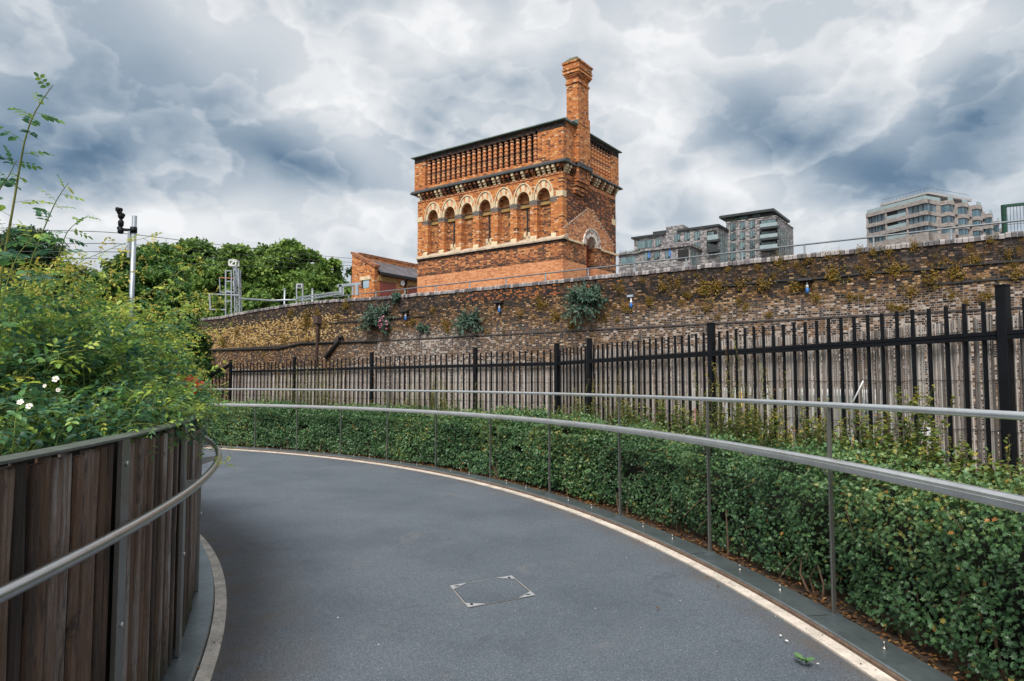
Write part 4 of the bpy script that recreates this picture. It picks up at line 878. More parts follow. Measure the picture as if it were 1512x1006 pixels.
# stepped gable of brighter brick round the door, its ring and door
g = MB(); ax, az = 2.45, 9.86; n = 18; x0_, x1_ = .06, 4.86; 
for k in range(n):
    za, zb = 8.09+(az-8.09)*k/n, 8.09+(az-8.09)*(k+1)/n; fz = max(0, (za-8.42)/(az-8.42))
    l = x0_+(ax-x0_)*fz; r = x1_-(x1_-ax)*fz; zz = (za+zb)/2; dh = math.sqrt(max(0, .86**2-(zz-8.08)**2))
    if dh > .02: g.box((l, -.028, za), (DX-dh, .0, zb)); g.box((DX+dh, -.028, za), (r, .0, zb))
    else: g.box((l, -.028, za), (r, .0, zb))
g.build('gable_panel', M['tgable'], tower)
g = MB(); tl = MB()
for k in range(n):
    za, zb = 8.09+(az-8.09)*k/n, 8.09+(az-8.09)*(k+1)/n; fz = max(0, (za-8.42)/(az-8.42)); l = x0_+(ax-x0_)*fz; r = x1_-(x1_-ax)*fz
    if za > 8.4: g.box((l-.11, -.045, za+.02), (l, 0, zb)); g.box((r, -.045, za+.02), (r+.11, 0, zb))
g.build('dentil_edge', simple('pale_dentils', (.50,.36,.27), .9, 0, .3, 7), tower)
WP = NT('flaking_white_paint'); nz1 = WP.noise(WP.coord(), 5, 7, .7); M['flake'] = WP.fin(WP.ramp(nz1, [(.42, (.74,.71,.68)), (.52, (.60,.55,.50)), (.58, (.28,.12,.07))]), .85)
st = MB(); nv = 15
for k in range(nv):
    a0_, a1_ = math.pi*k/nv, math.pi*(k+1)/nv
    st.prism([(DX+r*math.cos(a), 8.08+r*math.sin(a)) for r, a in ((DR-.004,a0_),(.80,a0_),(.80,a1_),(DR-.004,a1_))], 'y', -.05+(.004 if k % 2 else 0), .42)
ring = st.build('door_arch', M['flake'], tower)
hd = MB(); n = 24; hd.sweep([(Vector((DX+.83*math.cos(math.pi*k/n), -.05, 8.08+.83*math.sin(math.pi*k/n))), Vector((0,1,0)), Vector((math.cos(math.pi*k/n), 0, math.sin(math.pi*k/n)))) for k in range(n+1)], [(-.04,-.03),(.05,-.03),(.05,.02),(-.04,.02)], smooth=False); hd.build('hood_mould', M['flake'], ring)
q = MB(); q.box((DX-DR, .42, z0), (DX+DR, .48, 8.6)); dr = q.build('door', M['reddoor'], tower)
q = MB(); q.box((DX+.30, .38, 6.6), (DX+.36, .42, 6.8)); q.build('handle', M['slatecap'], dr)
# bracketed cornice
CREAM = {1, 2, 3, 4, 7, 9, 12, 13, 15, 16, 20, 21, 25, 26, 30}
def bracket(face, p, mat):
    m = MB()
    for dx, za, zb in ((.07, 11.06, 11.17), (.14, 11.17, 11.28), (.215, 11.28, 11.42)):
        if face == 'x': m.box((-dx, p-.062, za), (.0, p+.062, zb-.014))
        else: m.box((p-.062, -dx, za), (p+.062, .0, zb-.014))
    m.build('bracket', mat, tower)
k = 0; y = .10
while y < TL: bracket('x', y, M['stone'] if k in CREAM else M['bracketbrick']); y += .283; k += 1
k = 0; x = .15
while x < TWD:
    if not (.75 < x < 2.05): bracket('y', x, M['stone'] if k % 5 in (0, 1, 3) else M['bracketbrick'])
    x += .27; k += 1
q = MB(); q.box((-.05, -.05, 11.30), (.1, TL+.05, 11.42)); q.box((.1, -.05, 11.30), (TWD+.05, .05, 11.42)); q.build('bracket_course', M['tdark'], tower)
q = MB(); q.prism([(-.27, 11.43), (.2, 11.43), (.2, 11.61), (-.14, 11.61), (-.27, 11.50)], 'y', -.30, TL+.30); q.prism([(-.27, 11.435), (.2, 11.435), (.2, 11.605), (-.14, 11.605), (-.27, 11.495)], 'x', .2, TWD+.30); q.box((.2, TL, 11.42), (TWD+.3, TL+.3, 11.60)); q.build('cornice', M['slatecap'], tower)
# parapet with brick balusters
PX = -.13; ya, yb, xa, xb, zb0, zb1 = 1.25, 8.22, 1.98, 4.50, 11.76, 13.02
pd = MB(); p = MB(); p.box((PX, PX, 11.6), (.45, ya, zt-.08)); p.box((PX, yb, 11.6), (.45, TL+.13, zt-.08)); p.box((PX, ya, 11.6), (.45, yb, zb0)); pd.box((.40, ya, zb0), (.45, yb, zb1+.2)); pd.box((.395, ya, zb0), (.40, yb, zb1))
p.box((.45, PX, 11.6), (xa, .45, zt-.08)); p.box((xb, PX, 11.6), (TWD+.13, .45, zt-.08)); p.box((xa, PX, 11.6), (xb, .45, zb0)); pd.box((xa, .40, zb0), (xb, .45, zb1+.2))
p.box((TWD-.3, .45, 11.6), (TWD+.13, TL+.13, zt-.08)); p.box((.45, TL-.3, 11.6), (TWD-.3, TL+.13, zt-.08)); p.build('parapet', M['tbrick'], tower); pd.build('recess_back', M['sootshade'], tower)  # recess back coloured near black as the shade between the balusters
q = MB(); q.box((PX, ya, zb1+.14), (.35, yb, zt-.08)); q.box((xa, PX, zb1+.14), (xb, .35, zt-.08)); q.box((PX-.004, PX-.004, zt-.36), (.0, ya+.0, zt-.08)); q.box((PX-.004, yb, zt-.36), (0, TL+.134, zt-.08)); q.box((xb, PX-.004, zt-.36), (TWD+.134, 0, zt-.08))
nb = 21; pb = (yb-ya-.36)/(nb-1); YB = [ya+.18+pb*k for k in range(nb)]
for k in range(nb-1):
    c = (YB[k]+YB[k+1])/2; r = pb/2-.045; n = 8; pts = [(c+r*math.cos(math.pi*j/n), zb1+r*.55*math.sin(math.pi*j/n)) for j in range(n+1)]
    for j in range(n):
        a, b = pts[j], pts[j+1]; q.add([(PX+.0,a[0],a[1]),(PX,b[0],b[1]),(PX,b[0],zb1+.14),(PX,a[0],zb1+.14),(.3,a[0],a[1]),(.3,b[0],b[1])], [(0,1,2,3),(0,4,5,1)])
for c in YB: q.box((PX, c-.045, zb1), (.3, c+.045, zb1+.14))
nb2 = 9; pb2 = (xb-xa-.26)/(nb2-1); XB = [xa+.13+pb2*k for k in range(nb2)]
for c in XB: q.box((c-.045, PX, zb1), (c+.045, .3, zb1+.14))
q.build('soot_arches', M['sootshade'], tower)
bal = MB(); prof = []; nseg = 7; hh = zb1-zb0
for k in range(nseg):
    b = k*hh/nseg; w = hh/nseg; prof += [(.082, b), (.082, b+w*.45), (.104, b+w*.54), (.104, b+w*.80), (.082, b+w*.92)]
bal.lathe((0,0,0), prof, 8, 0, False); first = bal.build('baluster', M['tgable'], tower); first.location = (-.03, YB[0], zb0)
for c in YB[1:]: o = first.copy(); COL.objects.link(o); o.location = (-.03, c, zb0)
for c in XB: o = first.copy(); COL.objects.link(o); o.location = (c, -.03, zb0)
q = MB(); q.prism([(PX-.15, zt-.06), (.5, zt-.06), (.5, zt), (PX+.1, zt+.03), (PX-.15, zt-.02)], 'y', PX-.15, TL+.28); q.prism([(PX-.15, zt-.058), (.5, zt-.058), (.5, zt-.002), (PX+.1, zt+.028), (PX-.15, zt-.022)], 'x', .5, TWD+.28)
q.box((TWD-.3, .5, zt-.08), (TWD+.33, TL+.33, zt-.01)); q.box((.5, TL-.3, zt-.08), (TWD-.3, TL+.33, zt-.012)); q.build('coping', M['copper'], tower)
q = MB(); q.box((.4, .4, 12.6), (TWD-.28, TL-.28, 12.7)); q.build('tank_roof', M['copper'], tower)
# chimney on the corner of the right-hand wall
cx0, cx1, cy0, cy1 = .86, 1.93, -.34, .34
ch = MB(); ch.box((cx0, cy0, 11.66), (cx1, -.12, 13.5)); ch.box((cx0, cy0+.0, 13.44), (cx1, cy1, 13.9)); ch.box((cx0+.05, cy0+.04, 13.9), (cx1-.05, cy1-.02, 15.45)); 
chim = ch.build('chimney', M['tbrick'], tower)
cc_ = MB(); X0, X1, Y0, Y1 = cx0+.05, cx1-.05, cy0+.04, cy1-.02
for e_, za, zb in ((.05, 15.42, 15.50), (.0, 15.50, 15.72), (.045, 15.72, 15.80), (.09, 15.80, 15.88), (.135, 15.88, 15.97), (.11, 15.97, 16.05), (.15, 16.05, 16.13), (.12, 16.13, 16.36), (.165, 16.36, 16.44)):
    cc_.box((X0-e_, Y0-e_, za), (X1+e_, Y1+e_, zb))
cap = cc_.build('chimney_cap', M['tbrick'], chim)
ct = MB(); e_ = .15; ct.add([(X0-e_,Y0-e_,16.44),(X1+e_,Y0-e_,16.44),(X1+e_,Y1+e_,16.44),(X0-e_,Y1+e_,16.44),(X0+.12,Y0+.12,16.72),(X1-.12,Y0+.12,16.72),(X1-.12,Y1-.12,16.72),(X0+.12,Y1-.12,16.72)], [(0,3,2,1),(4,5,6,7),(0,1,5,4),(1,2,6,5),(2,3,7,6),(3,0,4,7)])
ct.build('chimney_top', simple('mossy_flaunching', (.10,.095,.055), .95, 0, .5, 7, .5), chim)
q = MB(); q.prism([(cx0-.50, zt), (cx0, zt), (cx0, 13.62), (cx0-.08, 13.62)], 'y', -.33, .36); q.build('lead_flashing', M['copper'], tower)
q = MB()
for dz, dy in ((10.28, .12), (10.42, .20), (10.62, .26)): q.box((cx0+.02, -dy, dz), (cx1-.02, 0, dz+.15))
q.box((cx0, -.32, 10.80), (cx1, 0, 11.42)); q.build('chimney_corbel', M['tdark'], tower)
q = MB(); q.box((cx0-.06, cy0-.10, 11.42), (cx1+.06, -.31, 11.62)); q.build('chimney_base_moulding', M['slatecap'], tower)

# ------------------------------------------------------------------ small brick outbuilding left of the tower
def solve_corner(px, x):
    """the point of the tower's plane x that the photograph shows at column px"""
    r = ray(px, 400); o = TF.o+TF.v*x; t = TF.v.dot(o)/TF.v.dot(r[:2]); return r[:2]*t
SF = Frame(solve_corner(553, 2.6), ANG)
yr, zr = SF.front(520, 374); _, ze = SF.front(553, 393); x_end, _ = SF.side(617, 405); x_far = 9.0
_, zeave = SF.side(556, 404); sx2, _ = SF.side(600, 402)
shed = thing('brick_outbuilding', 'small orange brick outbuilding with slate lean-to roof left of the tower', 'building', (SF.o[0], SF.o[1], 0), ANG)
zg = 5.6; L_ = 6.4; zeave = ze-.35
q = MB(); q.prism([(0, zg), (yr, zg), (yr, zr-.06), (0, ze-.06)], 'x', 0, .3); q.box((.3, yr-.3, zg), (L_, yr, zr-.08)); q.prism([(0, zg), (yr-.31, zg), (yr-.31, zr-.1), (0, ze-.1)], 'x', L_-.3, L_); q.box((.3, 0, zg), (L_-.3, .25, zeave-.1)); q.build('walls', M['tbrick'], shed)
q = MB(); q.prism([(-.12, ze-.10), (yr+.06, zr-.06), (yr+.06, zr+.10), (-.12, ze+.08)], 'x', -.06, .32); q.box((.32, yr-.32, zr-.10), (L_+.05, yr+.06, zr+.06)); q.prism([(-.12, ze-.10), (yr-.33, zr-.08), (yr-.33, zr+.05), (-.12, ze+.06)], 'x', L_-.32, L_+.06); q.build('brick_coping', brick('red_coping_brick', [(.1, (.16,.05,.025)), (.5, (.36,.12,.05)), (.9, (.52,.21,.09))], (.2,.12,.08)), shed)
SL = NT('slate_roof'); uv_ = SL.coord(); sxx = SL.n('SeparateXYZ'); SL.l(uv_, sxx.inputs[0]); cmb = SL.n('CombineXYZ'); SL.l(sxx.outputs[0], cmb.inputs[0]); SL.l(sxx.outputs[1], cmb.inputs[1]); r_, f_ = brick_rand(SL, cmb.outputs[0], .3, .22, .012); M['slate'] = SL.fin(SL.mix(f_, SL.ramp(r_, [(0, (.085,.075,.085)), (1, (.17,.15,.165))]), (.03,.028,.03)), .6); 
q = MB(); sl2 = (zr-ze)/yr; q.prism([(-.22, zeave-.05), (yr-.3, zeave+.2+sl2*yr*.80), (yr-.3, zeave+.26+sl2*yr*.80), (-.22, zeave+.03)], 'x', .3, L_-.32); q.build('roof', M['slate'], shed)
q = MB(); q.box((.3, -.26, zeave-.16), (L_-.32, -.18, zeave-.06)); q.build('gutter', M['dark'], shed)
for xa_, xb_ in ((.45, 1.75), (2.9, 4.3)):
    q = MB(); q.box((xa_, -.03, zg), (xb_, 0, zeave-.52)); d_ = q.build('door', M['reddoor'], shed); q = MB(); q.box((xa_-.15, -.05, zeave-.50), (xb_+.15, 0, zeave-.2)); q.build('lintel', M['ochre'], shed)
q = MB(); q.tube([(2.3, -.02, zeave-.42), (2.3, -.10, zeave-.42)], .17, 14); q.build('wall_lamp', M['white_metal'], shed)
q = MB(); q.tube([(2.62, -.05, zg), (2.62, -.05, zeave-.2)], .05, 6); q.build('downpipe', M['dark'], shed)
wy0, wz0 = SF.front(544, 425); wy1, wz1 = SF.front(537, 414)
q = MB(); q.box((-.015, wy0-.05, wz0), (.0, wy1+.02, wz1)); w_ = q.build('window', simple('pale_blue_glass', (.32,.42,.5), .15, 0, .2, 2), shed)
q = MB(); q.box((-.06, wy0-.2, wz1), (.0, wy1+.28, wz1+.22)); q.build('lintel', M['stone'], w_)
q = MB(); q.box((-.02, wy1+.02, wz0), (.0, wy1+.16, wz1)); q.build('frame', M['dark'], w_)

# ------------------------------------------------------------------ far apartment buildings
def glassmat(name, lo, hi):
    t = NT(name); n = t.noise(t.coord((1,1,.25)), .55, 3); c = t.ramp(n, [(.35, lo), (.65, hi)]); return t.fin(c, .12, 0, .8)
M['glass'] = glassmat('window_glass', (.035,.060,.070), (.17,.26,.28)); M['glass_blue'] = glassmat('blue_window_glass', (.03,.06,.08), (.13,.22,.28))
M['gbrick'] = brick('grey_brick', [(.1, (.07,.065,.07)), (.4, (.17,.16,.165)), (.7, (.29,.275,.28)), (1, (.46,.44,.44))], (.26,.25,.25), w=.9, h=.3, ms=.02, bump=.1)
M['gdark'] = simple('charcoal_metal', (.040,.046,.050), .5, .2, .2, 1)
M['beige'] = brick('pale_brick_bands', [(.1, (.24,.212,.20)), (.5, (.335,.30,.285)), (.9, (.42,.38,.36))], (.31,.28,.265), w=.9, h=.3, ms=.02, bump=.1)
M['balglass'] = simple('balcony_glass', (.30,.38,.40), .15, 0, .15, 1)
def Z4(X, Y): return 900+X/5.4, 290+Y/5.4
o_ = at(1148, 400, 160.0); GF = Frame((o_.x, o_.y), ANG)
apt = thing('apartment_building', 'dark grey brick apartment block stepping down behind the wall, right of the tower', 'building', (GF.o[0], GF.o[1], 0), ANG)
def fy(X, Y, x=0.0): return GF.front(*Z4(X, Y), x)
def sxz(X, Y, y=0.0): return GF.side(*Z4(X, Y), y)
def block(F_, fr, par, name, mat, x, y0, y1, zlo, zhi, depth):
    q = MB(); q.box((x, y0, zlo), (x+depth, y1, zhi)); return q.build(name, mat, par)
def rect(par, f, name, mat, x, X0, Y0, X1, Y1, proud=.06, th=.3, horiz=True):
    """a panel on the left-hand face seen between two picture corners: its top and foot run level at the middle's height"""
    Xm = (X0+X1)/2; _, za = f(Xm, Y0, x); _, zb = f(Xm, Y1, x); ya_, _ = f(X0, (Y0+Y1)/2, x); yb_, _ = f(X1, (Y0+Y1)/2, x)
    q = MB(); q.box((x-proud, min(ya_, yb_), min(za, zb)), (x+th, max(ya_, yb_), max(za, zb))); return q.build(name, mat, par)
ZB = 3.0
# tower block
_, zt3 = fy(1330, 160); yl3, _ = fy(930, 250)
block(GF, None, apt, 'tall_block', M['gbrick'], 0, 0, yl3, ZB, zt3, 16)
_, zt3b = fy(1255, 100, 1.5); 
q = MB(); q.box((2.0, 1.5, zt3), (14, yl3-1, zt3b-1.0)); q.build('penthouse', M['gdark'], apt)
yp, _ = fy(875, 158, 0.5)
q = MB(); q.box((.3, .6, zt3b-.95), (15.6, yp, zt3b-.35)); q.box((1.4, 2.2, zt3b-.35), (14, yp-1.5, zt3b-.1)); q.build('penthouse_roof', M['gdark'], apt)
for X0, X1 in ((930,962),(995,1100),(1140,1200)): rect(apt, fy, 'window', M['glass'], 2.0, X0, 165-(X0-930)*.13, X1, 190-(X0-930)*.13)
def gwin(x, X0, X1, Y0, Y1):
    w = rect(apt, fy, 'window', M['gdark'], x, X0, Y0, X1, Y1, .05); Xm = X0+(X1-X0)*.52
    rect(w, fy, 'pane', M['glass'], x-.05, X0+3, Y0+3, Xm, Y1-3, .04, .03); rect(w, fy, 'pane', M['glass'], x-.05, Xm+3, Y0+3, X1-3, Y1-18, .04, .03)
for r_i, dy in enumerate((0, 80, 160, 235)):
    for X0 in (963, 1040, 1118): gwin(0, X0, X0+42, 214+dy-(X0-963)*.13, 276+dy-(X0-963)*.13)
for dy in (0, 88, 173):
    v_ = rect(apt, fy, 'balcony_recess', M['dark'], 0, 1196, 185+dy*.98, 1336, 240+dy, .03); rect(v_, fy, 'pane', M['glass'], -.03, 1210, 190+dy*.98, 1325, 236+dy, .03, .02)
    b_ = rect(apt, fy, 'balcony', M['gdark'], -1.6, 1196, 240+dy, 1340, 258+dy, .0, 1.55); rect(b_, fy, 'balustrade', M['balglass'], -1.6, 1198, 212+dy, 1338, 240+dy, .0, .06)
for xx in (1.2, 3.0, 4.8, 6.6, 9, 11.5): q = MB(); q.box((xx, -.08, ZB), (xx+.6, 0, zt3-2.2)); q.build('tall_window', M['glass'], apt)
for zz in (14, 20, 26): q = MB(); q.box((12, -2.2, zz), (15.5, 0, zz+.35)); b_ = q.build('balcony', M['gdark'], apt); q = MB(); q.box((12, -2.2, zz+.35), (15.5, -2.14, zz+1.35)); q.build('balustrade', M['balglass'], b_)
q = MB(); q.box((-.1, -.1, zt3), (16.1, yl3, zt3+.25)); q.build('roof_edge', M['gbrick'], apt)
# middle block
x2 = -7.0; y2c, _ = fy(865, 350, x2); _, zt2 = fy(825, 245, x2); y2m, _ = fy(450, 300, x2); y2l, _ = fy(192, 360, x2); _, zt2l = fy(300, 325, x2)
q = MB(); q.box((x2, y2c, ZB), (8, y2m, zt2)); q.box((x2+.3, y2m, ZB), (8, y2l, zt2l)); q.build('middle_block', M['gbrick'], apt)
q = MB(); q.box((x2-.4, y2c-.4, zt2), (8, y2m-3.0, zt2+.5)); q.box((x2-.3, y2m+.2, zt2l), (8, y2l+.6, zt2l+.45)); q.build('roof_edge', M['gdark'], apt)
q = MB(); a_, z_ = fy(450, 235, x2+2); b2, _ = fy(585, 225, x2+2); q.box((x2+2, b2, zt2), (8, a_, zt2+2.1)); q.build('roof_box', M['gbrick'], apt)
q = MB(); a_, _ = fy(345, 280, x2+2); b2, _ = fy(445, 275, x2+2); q.box((x2+2, b2, zt2l), (6, a_, zt2l+1.6)); q.build('plant_box', M['gdark'], apt)
for X0, Y0, X1, Y1 in ((517,300,562,365),(597,290,640,358),(678,280,722,350),(597,378,640,398),(678,368,722,425)): gwin(x2, X0, X1, Y0, Y1)
rect(apt, fy, 'window', M['glass'], x2+.3, 225, 352, 340, 412); gwin(x2+.3, 368, 410, 340, 402)
for dy in (0, 82):
    v_ = rect(apt, fy, 'balcony_recess', M['dark'], x2, 776, 272+dy, 858, 345+dy, .03); rect(v_, fy, 'pane', M['glass'], x2-.03, 785, 285+dy, 830, 335+dy, .03, .02)
    b_ = rect(apt, fy, 'balcony', M['gdark'], x2-1.4, 774, 345+dy, 868, 362+dy, .0, 1.35); rect(b_, fy, 'balustrade', M['balglass'] if dy == 0 else M['gdark'], x2-1.4, 778, 308+dy, 862, 345+dy, 0, .05)
for xx in (1.0, 2.6, 4.2, 5.8): q = MB(); q.box((x2+xx, y2c-.08, ZB), (x2+xx+.7, y2c, zt2-1.2)); q.build('tall_window', M['glass'], apt)
# lowest block in front
x1 = -14.0; y1c, _ = fy(640, 470, x1); _, zt1 = fy(595, 402, x1); y1m, _ = fy(252, 470, x1); y1l, _ = fy(68, 480, x1); _, zt1l = fy(150, 462, x1)
q = MB(); q.box((x1, y1c, ZB), (x2, y1m, zt1)); q.box((x1+.3, y1m, ZB), (x2, y1l, zt1l)); q.build('low_block', M['gbrick'], apt)
q = MB(); q.box((x1-.5, y1c-.5, zt1), (x2+.0, y1m, zt1+.5)); q.box((x1-.2, y1m+.1, zt1l), (x2, y1l+.5, zt1l+.4)); q.build('roof_edge', M['gbrick'], apt)
rect(apt, fy, 'window', M['glass'], x1+.3, 92, 485, 205, 535)
for X0 in (278, 358, 443): gwin(x1, X0, X0+42, 445-(X0-278)*.1, 510-(X0-278)*.1)
v_ = rect(apt, fy, 'balcony_recess', M['dark'], x1, 545, 425, 632, 515, .03)
for k, X0 in enumerate((313, 477)): rect(apt, fy, 'blue_shutter', M['blue'], x1, X0, 440-k*14, X0+12, 492-k*8, .12)
for xx in (1.0, 2.8, 4.6): q = MB(); q.box((x1+xx, y1c-.08, ZB), (x1+xx+.8, y1c, zt1-1.0)); q.build('tall_window', M['glass'], apt)
rg = np.random.default_rng(5); n = 700; P = np.stack([rg.uniform(x1+.5, x1+2.5, n), rg.uniform(y1m-2, y1l, n), zt1l+.45+np.abs(rg.normal(0,.22,n))], 1); k = 260
P2 = np.stack([rg.uniform(.2, 2.0, k), rg.uniform(yl3-4, yl3, k), zt3+.2+np.abs(rg.normal(0,.4,k))], 1); P = np.concatenate([P, P2])
leaves('roof_planting', P, rg.normal(0,1,P.shape), np.tile((0,0,1.), (len(P),1))+rg.normal(0,.6,P.shape), rg.uniform(.2,.4,len(P)), LEAF_CARD, M['darkleaf'], rg.random(len(P)), apt)

def Z5(X, Y): return 1260+X/6, 260+Y/6
o_ = at(Z5(660, 300)[0], 400, 190.0); HF = Frame((o_.x, o_.y), math.atan2(.41, .912))
bei = thing('apartment_building', 'pale beige banded apartment block with saw-tooth bays at the far right', 'building', (HF.o[0], HF.o[1], 0), HF.ang)
def hy(X, Y, x=0.0): return HF.front(*Z5(X, Y), x)
yl, _ = hy(112, 420)
bands = [(195, 232), (300, 335), (395, 432), (490, 600)]     # brick bands at the corner
_, ztop = hy(660, 197)
BZ = [(hy(660, a)[1], hy(660, b)[1]) for a, b in bands]
q = MB(); q.box((.6, .4, ZB), (22, yl-.4, ztop-.3)); q.build('core', M['glass_blue'], bei)
for za, zb in BZ: q = MB(); q.box((0, 0, max(ZB, zb)), (3.5, yl, za)); q.build('brick_band', M['beige'], bei)
q = MB()
for X0, X1 in ((112, 124), (278, 292), (466, 482)):
    q = MB(); a_, _ = hy(X0, 400); b2, _ = hy(X1, 400); q.box((.15, b2, ZB), (1.0, a_, ztop-.5)); q.build('brick_pier', M['beige'], bei)
for (za, zb), (zc_, zd) in zip(BZ[:-1], BZ[1:]):
    q = MB(); a_, _ = hy(292, 400); b2, _ = hy(466, 400); q.box((.5, b2, zc_), (.62, a_, zb)); v_ = q.build('recess', M['dark'], bei)
    q = MB(); q.box((.30, b2, zc_), (.36, a_, zc_+1.0)); q.build('balustrade', M['balglass'], v_)
    q = MB(); q.box((.46, b2+.6, zc_+.2), (.5, b2+(a_-b2)*.45, zb-.3)); q.build('pane', M['glass_blue'], v_)
    m = MB()
    for X in (150, 180, 205, 240, 520, 565, 610):
        a_, _ = hy(X, 400); m.box((.45, a_-.12, zc_), (.6, a_+.12, zb))
    m.build('mullion', M['gdark'], bei)
# saw-tooth bays along the right-hand side
bx = [780, 890, 910, 1030, 1040, 1145]
xs = [HF.side(*Z5(X, 300))[0] for X in (660, 780, 905, 1030, 1145, 1215, 1258, 1300)]
print('BAYS', [round(x, 2) for x in xs])
for k in range(len(xs)-1):
    xa_, xb_ = xs[k], xs[k+1]; stepz = 0 if k < 4 else (k-3)*1.9; wdt = xb_-xa_; pk = 0 if k == 0 else -1.9
    bay = MB(); band = [(xa_, 0), (xa_+wdt*.06, pk), (xa_+wdt*.42, pk), (xb_, 0), (xb_, 5), (xa_, 5)]
    for za, zb in BZ: bay.prism(band, 'z', max(ZB, zb)-stepz, za-stepz)
    o_b = bay.build('saw_tooth_bay', M['beige'], bei)
    for (za, zb), (zc_, zd) in zip(BZ[:-1], BZ[1:]):
        q = MB(); q.prism([(xa_+wdt*.03, .25), (xa_+wdt*.09, pk+.25), (xa_+wdt*.40, pk+.25), (xa_+wdt*.62, pk*.45+.25), (xa_+wdt*.62, 4), (xa_+wdt*.03, 4)], 'z', zc_-stepz, zb-stepz); q.build('window', M['glass_blue'], o_b)
        q = MB(); q.box((xa_+wdt*.235, pk+.18, zc_-stepz), (xa_+wdt*.26, pk+.24, zb-stepz)); q.build('mullion', M['gdark'], o_b)
        q = MB(); q.box((xa_+wdt*.66, pk*.4+.1, zc_-stepz), (xb_-.02, 4, zb-stepz)); q.build('pier', M['beige'], o_b)
    q = MB(); q.box((xa_+wdt*.06, pk+.15, BZ[0][0]-stepz), (xa_+wdt*.42, pk+.2, BZ[0][0]-stepz+1.0)); q.build('terrace_balustrade', M['balglass'], o_b)
yt, ztl = hy(250, 243, 3.0); _, ztr = hy(715, 122, 3.0)
q = MB(); q.box((4.0, 2.0, ztop-.2), (20, yt-1.0, ztr-.9)); q.build('penthouse', simple('zinc_cladding', (.20,.20,.20), .6, .2, .15, .6), bei)
q = MB(); q.box((2.2, .6, ztr-.9), (22, yt, ztr-.2)); q.build('penthouse_roof', simple('pale_roof_fascia', (.42,.42,.42), .6, .1, .1, .5), bei)
q = MB(); q.box((3.2, 1.3, ztr-.2), (21, yt-.8, ztr-.05)); q.build('roof_deck', M['gdark'], bei)
q = MB(); q.box((8, 4, ztr-.1), (19, 9, ztr+1.3)); q.build('plant_room', M['gdark'], bei)
for k in range(9): m = MB(); y_ = 2+(yt-3)*k/8; m.box((4-.05, y_, ztop), (4, y_+1.8, ztr-1.6)); m.build('penthouse_window', M['glass'], bei)
q = MB(); q.box((.2, .2, ztop), (.28, yl-.3, ztop+1.1)); q.box((.28, .2, ztop), (xs[1], .28, ztop+1.1)); q.build('roof_balustrade', M['balglass'], bei)
q = MB()
for k in range(14): y_ = .8+(yt-1.6)*k/13; q.tube([(2.6, y_, ztr-.2), (2.6, y_, ztr+.9)], .04, 4)
q.tube([(2.6, .8, ztr+.9), (2.6, yt-.8, ztr+.9)], .04, 4); q.tube([(2.6, .8, ztr+.9), (21, .8, ztr+.9)], .04, 4); q.build('roof_railing', M['gdark'], bei)
# ------------------------------------------------------------------ trees beyond the wall
def tree(name, label, base, h, lobes, n, lsize, mat, seed, group=None, tmpl=LEAF_CARD, shell=.55, droop=.0, bias=0.0):
    """lobes: (dx, dz, r, squash) about the trunk foot; leaves lie in clumps through each lobe's outer volume"""
    rg = np.random.default_rng(seed); root = thing(name, label, 'tree', base, 0, group)
    mb = MB(); mb.tube([(0,0,-.3),(rg.normal(0,.1),0,h*.3),(rg.normal(0,.2),0,h*.62)], [h*.026,h*.021,h*.012], 9)
    for (dx, dy, dz, r, sq) in lobes: mb.tube([(0,0,h*.28),(dx*.5,dy*.5,(h*.3+dz)/2),(dx,dy,dz+r*.3)], [h*.014,h*.010,h*.003], 6)
    mb.build('trunk', M['bark'], root, fix=False)
    n = int(n*1.35); P = []; C = []; w = np.array([l[3]**2 for l in lobes]); w = w/w.sum()
    for (dx, dy, dz, r, sq), f in zip(lobes, w):
        k = int(n*f); nc = max(10, int(34*(f*len(lobes))**.5)); v = unit(rg.normal(0,1,(nc,3))); v[:,2] = np.where(v[:,2] < -.45, -v[:,2], v[:,2])
        cc = v*r*np.clip(rg.normal(.86,.13,(nc,1)), .3, 1.12)*np.array([1,1,sq]); ci = rg.integers(0, nc, k); cr = r*rg.uniform(.20,.40,nc)
        q = unit(rg.normal(0,1,(k,3)))*(rg.random((k,1))**.4)*cr[ci][:,None]*np.array([1.15,1.15,.72])
        P.append(cc[ci]+q+np.array([dx,dy,dz])); C.append(np.stack([rg.random(nc)[ci], q[:,2]/cr[ci]], 1))
    P = np.concatenate(P); C = np.concatenate(C); N = len(P)
    D = rg.normal(0,.8,(N,3)); D[:,2] -= droop; Nn = rg.normal(0,.55,(N,3)); Nn[:,2] += .7; Nn[:,1] -= .35
    tone = np.clip(.10+.42*C[:,0]+.38*rg.random(N)+bias, 0, 1)
    leaves('crown', P, D, Nn, lsize*rg.uniform(.6,1.15,N), tmpl, mat, tone, root)
    return root
def tree_at(px, ptop, D, name, label, pxr, n, lsize, mat, seed, group=None, base_z=5.8, spread=None, **kw):
    top = at(px, ptop, D); W_ = pxr/F*D; h = top.z-base_z; rg = random.Random(seed); lobes = []
    nl = spread or 9
    for i in range(nl):
        f = (i/(nl-1)-.5)*2; r = W_*rg.uniform(.34,.48); dz = h*(.70-.20*abs(f)**1.5)+rg.uniform(-.04,.06)*h
        lobes.append((f*(W_-r*.8)+rg.uniform(-.1,.1)*W_, rg.uniform(-.35,.35)*W_, min(dz, h-r*.85), r, .85))
    lobes.append((rg.uniform(-.1,.1)*W_, 0, h-W_*.40*.85, W_*.40, .85))
    for i in range(5): lobes.append((rg.uniform(-.75,.75)*W_, -rg.uniform(.2,.5)*W_, h*rg.uniform(.22,.5), W_*rg.uniform(.3,.42), .8))
    return tree(name, label, (top.x, D, base_z), h, lobes, n, lsize, mat, seed, group, **kw)
gt = 'broadleaf trees beyond the railway'
